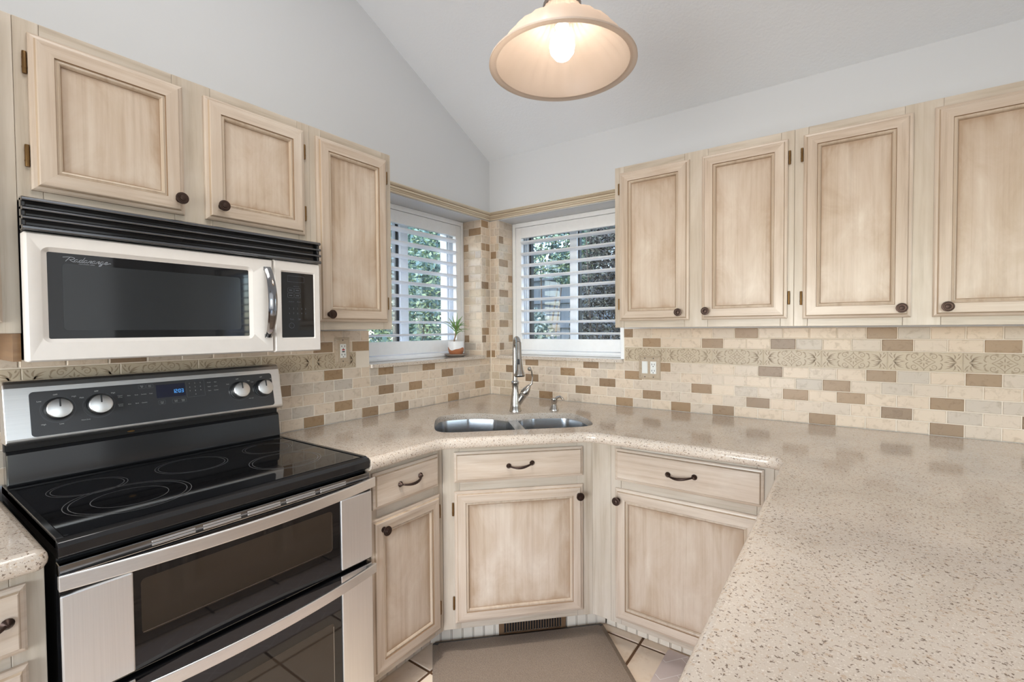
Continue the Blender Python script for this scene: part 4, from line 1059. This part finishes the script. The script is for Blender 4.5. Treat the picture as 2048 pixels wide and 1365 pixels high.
mk = recessed(-1.6315, -1.4640, 1.269, 1.5745, ((-1.608, -1.487, 1.312, 1.541), (-1.6045, -1.490, 1.3175, 1.5355)), 'control_panel', blackglass, .004, .004)
b = MB(FL); yy = -(XF-.0030)
for r_ in range(2):
    for c_ in range(2):
        x = -1.584+c_*.024; zz = 1.470-.018*r_; p = fillet([(x, zz), (x+.021, zz), (x+.021, zz+.014), (x, zz+.014)], .002, 3); b.ribbon(p+[p[0]], .0006, yy); b.ribbon([(x+.005, zz+.007), (x+.016, zz+.007)], .002, yy)
for i in range(10): 
    x = -1.582+(i % 5)*.0145; zz = 1.4145-.0165*(i//5); text_mesh(b, str((i+1) % 10), .008, T(x+.003, yy, zz))
for i, nm in enumerate(('Defrost', 'Cook')): text_mesh(b, nm, .0055, T(-1.571+i*.026, yy, 1.438))
for i, nm in enumerate(('Start', 'Off')): text_mesh(b, nm, .007, T(-1.571+i*.026, yy, 1.378))
text_mesh(b, 'Add 30 Sec', .0045, T(-1.553, yy, 1.4905)); b.ribbon(arc(-1.572, 1.357, .009, 0, 2*PI, 16), .0008, yy); b.ribbon(fillet([(-1.584, 1.505), (-1.525, 1.505), (-1.525, 1.525), (-1.584, 1.525)], .001, 2)+[(-1.583, 1.505)], .0006, yy)
b.build('key_labels', labeldim, mk)
b = MB(); b.box(.330, .362, -2.203, -1.466, 1.576, 1.650); vg = b.build('vent_housing', enamel, mw, .002)
for i, (z0, z1, xo) in enumerate(((1.6405, 1.651, .386), (1.6195, 1.6285, .388), (1.5985, 1.6075, .389), (1.5745, 1.5860, .389))):
    m = MB(); m.prism([(.355, z0+.004), (xo-.004, z0), (xo, z0+.003), (xo, z1-.003), (xo-.004, z1), (.355, z1+.001)], -2.2085, -1.4640, 'y'); m.build('vent_louver', smoked, vg, .0012)
for q0, q1 in ((-2.2085, -2.2005), (-1.472, -1.464)):
    m = MB(); m.box(.355, .376, q0, q1, 1.576, 1.650); m.build('vent_end', enamel, vg, .002)
# unpainted filler board and cord beside the microwave
b = MB(); b.box(.03, .310, -2.2195, -2.2055, 1.271, 1.3375); tag(b.build('filler_board', rawwood), 'bare brown wooden filler board left of the microwave underside', 'board')
b = MB(); b.tube([(.06, -2.232, 1.336), (.062, -2.231, 1.31), (.056, -2.233, 1.29), (.050, -2.232, 1.255)], .006, 8); tag(b.build('power_cord', blackplastic), 'black power cord beside the brown filler board', 'cord')

# ------------------------------------------------------------------ pendant lamp
lx, ly, lz = 1.249, -1.257, 2.080
pen = thing('pendant_lamp', 'ribbed frosted glass bell pendant lamp hanging over the kitchen', 'lamp', (lx, ly, lz))
FPn = T(lx, ly, lz)
prof = [(.206, .000), (.2055, .005), (.197, .0065), (.190, .004), (.186, .010), (.178, .030), (.160, .058), (.136, .083), (.108, .103), (.080, .120), (.062, .137), (.052, .155), (.046, .170)]
n = 96; rg = []
def ribz(r, z, i, k): 
    amp = 0 if k < 5 else .0028*min(1, (k-4)/3)*(1 if r > .06 else .5)
    q = r+amp*math.cos(24*2*PI*i/n); return (q*math.cos(2*PI*i/n), q*math.sin(2*PI*i/n), z)
out = [[ribz(r, z, i, k) for i in range(n)] for k, (r, z) in enumerate(prof)]
inn = [[ribz(max(.004, r-.004), z-.002 if k > 4 else z-.0012, i, k) for i in range(n)] for k, (r, z) in enumerate(prof)]
b = MB(FPn); b.rings(out[::-1]+inn[1:], 0); b.build('glass_shade', shade_m, pen, smooth=60)
b = MB(FPn); b.lathe([(.0005, .022), (.020, .022), (.0325, .038), (.0355, .056), (.0325, .074), (.021, .090), (.014, .104), (.013, .112)], 28); bo = b.build('bulb', bulb_m, pen, smooth=60)
b = MB(FPn); b.lathe([(.0145, .106), (.020, .110), (.021, .150), (.024, .170)], 20); b.build('socket', whiteplastic, pen, smooth=50)
b = MB(FPn); b.lathe([(.052, .160), (.054, .168), (.050, .176), (.036, .184), (.020, .190), (.014, .200), (.013, .230), (.022, .236), (.022, .262), (.012, .268), (.0095, .300), (.0095, ceilz(ly)-lz-.03)], 22); b.build('stem', pewter, pen, smooth=45)
for k in range(3):
    a = R(20+120*k); c, s_ = math.cos(a), math.sin(a)
    b = MB(FPn); b.tube([(.018*c, .018*s_, .255), (.040*c, .040*s_, .285), (.058*c, .058*s_, .262), (.060*c, .060*s_, .225), (.052*c, .052*s_, .205), (.046*c, .046*s_, .212)], [.006, .006, .0065, .0075, .0085, .0075], 10); b.build('scroll_arm', pewter, pen, smooth=60)
b = MB(); b.lathe([(.065, 0), (.062, -.015), (.045, -.026), (.012, -.034)], 24, 0, T(lx, ly, ceilz(ly)-.005) @ RX(math.atan(-SL))); b.build('canopy', pewter, pen, smooth=45)

# ------------------------------------------------------------------ plant on the sill
qx, qy = -.068, -.262
b = MB(T(qx, qy, 1.1715)); b.lathe([(.050, 0), (.052, .004), (.060, .007), (.070, .010), (.072, .015), (.069, .0175), (.066, .0135), (.0005, .012)], 36); tag(b.build('plant_saucer', saucerm, None, smooth=40), 'round grey-brown saucer under the white and copper plant pot', 'saucer')
ZP = 1.1846
plant = thing('potted_aloe', 'small spiky aloe in a white and copper pot on the left sill', 'plant', (qx, qy, ZP))
FPl = T(qx, qy, ZP)
ns = 48
def pr_(z): return .036+.0135*min(1, z/.030)**.6
def wave(i): return .036+.0085*math.sin(3*2*PI*i/ns+1.9)+.004*math.sin(5*2*PI*i/ns)
def prow(f): return [(pr_(f(i))*math.cos(2*PI*i/ns), pr_(f(i))*math.sin(2*PI*i/ns), f(i)) for i in range(ns)]
b = MB(FPl); b.rings([prow(lambda i, k=k: max(.0005, wave(i)*k/4)) for k in range(5)], 0, True, True); b.build('pot_base', copper, plant, smooth=50)['label'] = 'wavy copper-brown lower half of the pot'
b = MB(FPl); rg = [prow(lambda i, k=k: wave(i)+(.082-wave(i))*k/4) for k in range(5)]
rg += [[(.0475*math.cos(2*PI*i/ns), .0475*math.sin(2*PI*i/ns), z) for i in range(ns)] for z in (.082, .066)]
b.rings(rg, 0); b.build('pot', potwhite, plant, smooth=50)
b = MB(FPl); b.lathe([(.047, .068), (.03, .070), (.0005, .071)], 24)
rn = random.Random(5)
for i in range(40):
    a = rn.uniform(0, 2*PI); q = .043*math.sqrt(rn.random()); s_ = rn.uniform(.003, .006)
    b.lathe([(.0005, -s_*.7), (s_, -.2*s_), (s_*.9, s_*.4), (.0005, s_*.7)], 6, 0, T(q*math.cos(a), q*math.sin(a), .072) @ RX(rn.uniform(-.5, .5)))
so = b.build('pebbles', soil, plant); so['kind'] = 'stuff'
b = MB(FPl); b.tube([(-.012, -.008, .066), (-.008, -.006, .090), (-.002, -.003, .112), (.002, 0, .150), (.004, 0, .180)], [.004, .0045, .005, .006, .005], 8); b.build('stem', stem_m, plant, smooth=60)
# leaf tips given across (camera right) and up from the pot base
rt = Vector((.814, .58, 0)); tc = Vector((.58, -.814, 0))
tips = [(.010, .258, .0), (-.020, .243, .02), (-.052, .232, -.02), (-.080, .212, .01), (-.078, .196, .03), (.045, .238, .01), (.052, .205, .03), (.066, .190, .0), (.080, .172, .02), (.090, .150, .03), (.062, .140, .045), (.040, .135, -.03), (-.030, .170, .05), (-.012, .165, -.03), (.022, .222, -.03), (.030, .180, -.05), (-.035, .215, .045)]
for i, (a, h, d_) in enumerate(tips):
    base = Vector((.003, 0, .118+.05*rn.random())); tip = rt*a+tc*d_+Vector((0, 0, h)); 
    mid = base.lerp(tip, .5)+Vector((0, 0, .016+.010*rn.random())); 
    pts = [tuple((1-t)**2*base+2*t*(1-t)*mid+t*t*tip) for t in [k/8 for k in range(9)]]
    b = MB(FPl); b.tube(pts, [.0045, .0068, .0068, .0062, .0054, .0044, .0033, .002, .0004], 7, 0, None, .42); b.build('leaf', leaf_aloe, plant, smooth=60)

# ------------------------------------------------------------------ floor mats
FM = T(.7545, -.7715, 0) @ RZ(PI/4)      # local x along the sink front, -y toward the room
b = MB(FM); hw = .378; dp = .455
ol = fillet([(-hw, 0), (-hw, -dp), (hw, -dp), (hw, 0)], {0: .012, 1: .07, 2: .07, 3: .012}, 6)
def inset(p, d): 
    cx, cy = 0, -dp/2; return [(x-(d if x > 0 else -d), y-(d if y > cy else -d)) for x, y in p]
rg = [[(x, y, .0005) for x, y in ol], [(x, y, .009) for x, y in ol], [(x, y, .012) for x, y in inset(ol, .003)], [(x, y, .020) for x, y in inset(ol, .022)]]
bm_ = [0 if (ol[j][1]+ol[(j+1) % len(ol)][1])/2 > -.05 else 1 for j in range(len(ol))]
b.rings(rg, [bm_, bm_, bm_], True, True, False)
t2 = inset(ol, .022); b.add([(x, y, .020) for x, y in t2], [tuple(t) for t in tessellate_polygon([[Vector((x, y, 0)) for x, y in t2]])], 1)
tag(b.build('cushion_mat', [matedge, matgrey], None, smooth=30), 'taupe cushioned floor mat with dark edges before the sink cabinet', 'mat')
rug = thing('herringbone_mat', 'pale mauve floor mat with white herringbone lines beside the peninsula', 'mat', (1.55, -1.2, 0))
b = MB(); b.prism(fillet([(1.315, -.500), (1.315, -1.96), (1.775, -1.96), (1.775, -.500)], .012), .0005, .006, 'z'); b.build('mat_base', rugm, rug, .002)
b = MB(); s_ = .118; w = .0026
FRg = Matrix(((1, 0, 0, 0), (0, 0, 1, 0), (0, -1, 0, .0064), (0, 0, 0, 1)))
def clipline(p, q):
    x0, x1, y0, y1 = 1.318, 1.772, -1.957, -.503; t0, t1 = 0., 1.; dx, dy = q[0]-p[0], q[1]-p[1]
    for pp, qq in ((-dx, p[0]-x0), (dx, x1-p[0]), (-dy, p[1]-y0), (dy, y1-p[1])):
        if abs(pp) < 1e-9:
            if qq < 0: return None
        else:
            r = qq/pp
            if pp < 0: t0 = max(t0, r)
            else: t1 = min(t1, r)
    if t1-t0 < 1e-3: return None
    return [(p[0]+dx*t0, p[1]+dy*t0), (p[0]+dx*t1, p[1]+dy*t1)]
ca_, sa_ = math.cos(R(52)), math.sin(R(52)); K = .075
def rotp(x, y): return (1.5+ca_*x-sa_*y, -1.1+sa_*x+ca_*y)
for i in range(-16, 17):
    for j in range(-16, 17):
        x, y = i*K, j*K; ph = (i-j) % 4 if True else 0
        segs = []
        if ph != 0 and ph != 1 or True:
            # herringbone of 1x2 blocks: drop the lines that lie inside a block
            k = (i+j) % 4
            if (i - j) % 4 != 1: segs.append(((x, y), (x+K, y)))
            if (i - j) % 4 != 3: segs.append(((x, y), (x, y+K)))
        for p, q in segs:
            c = clipline(rotp(*p), rotp(*q))
            if c: b.ribbon(c, w, 0, 0, FRg)
b.build('printed_lines', rugline, rug)
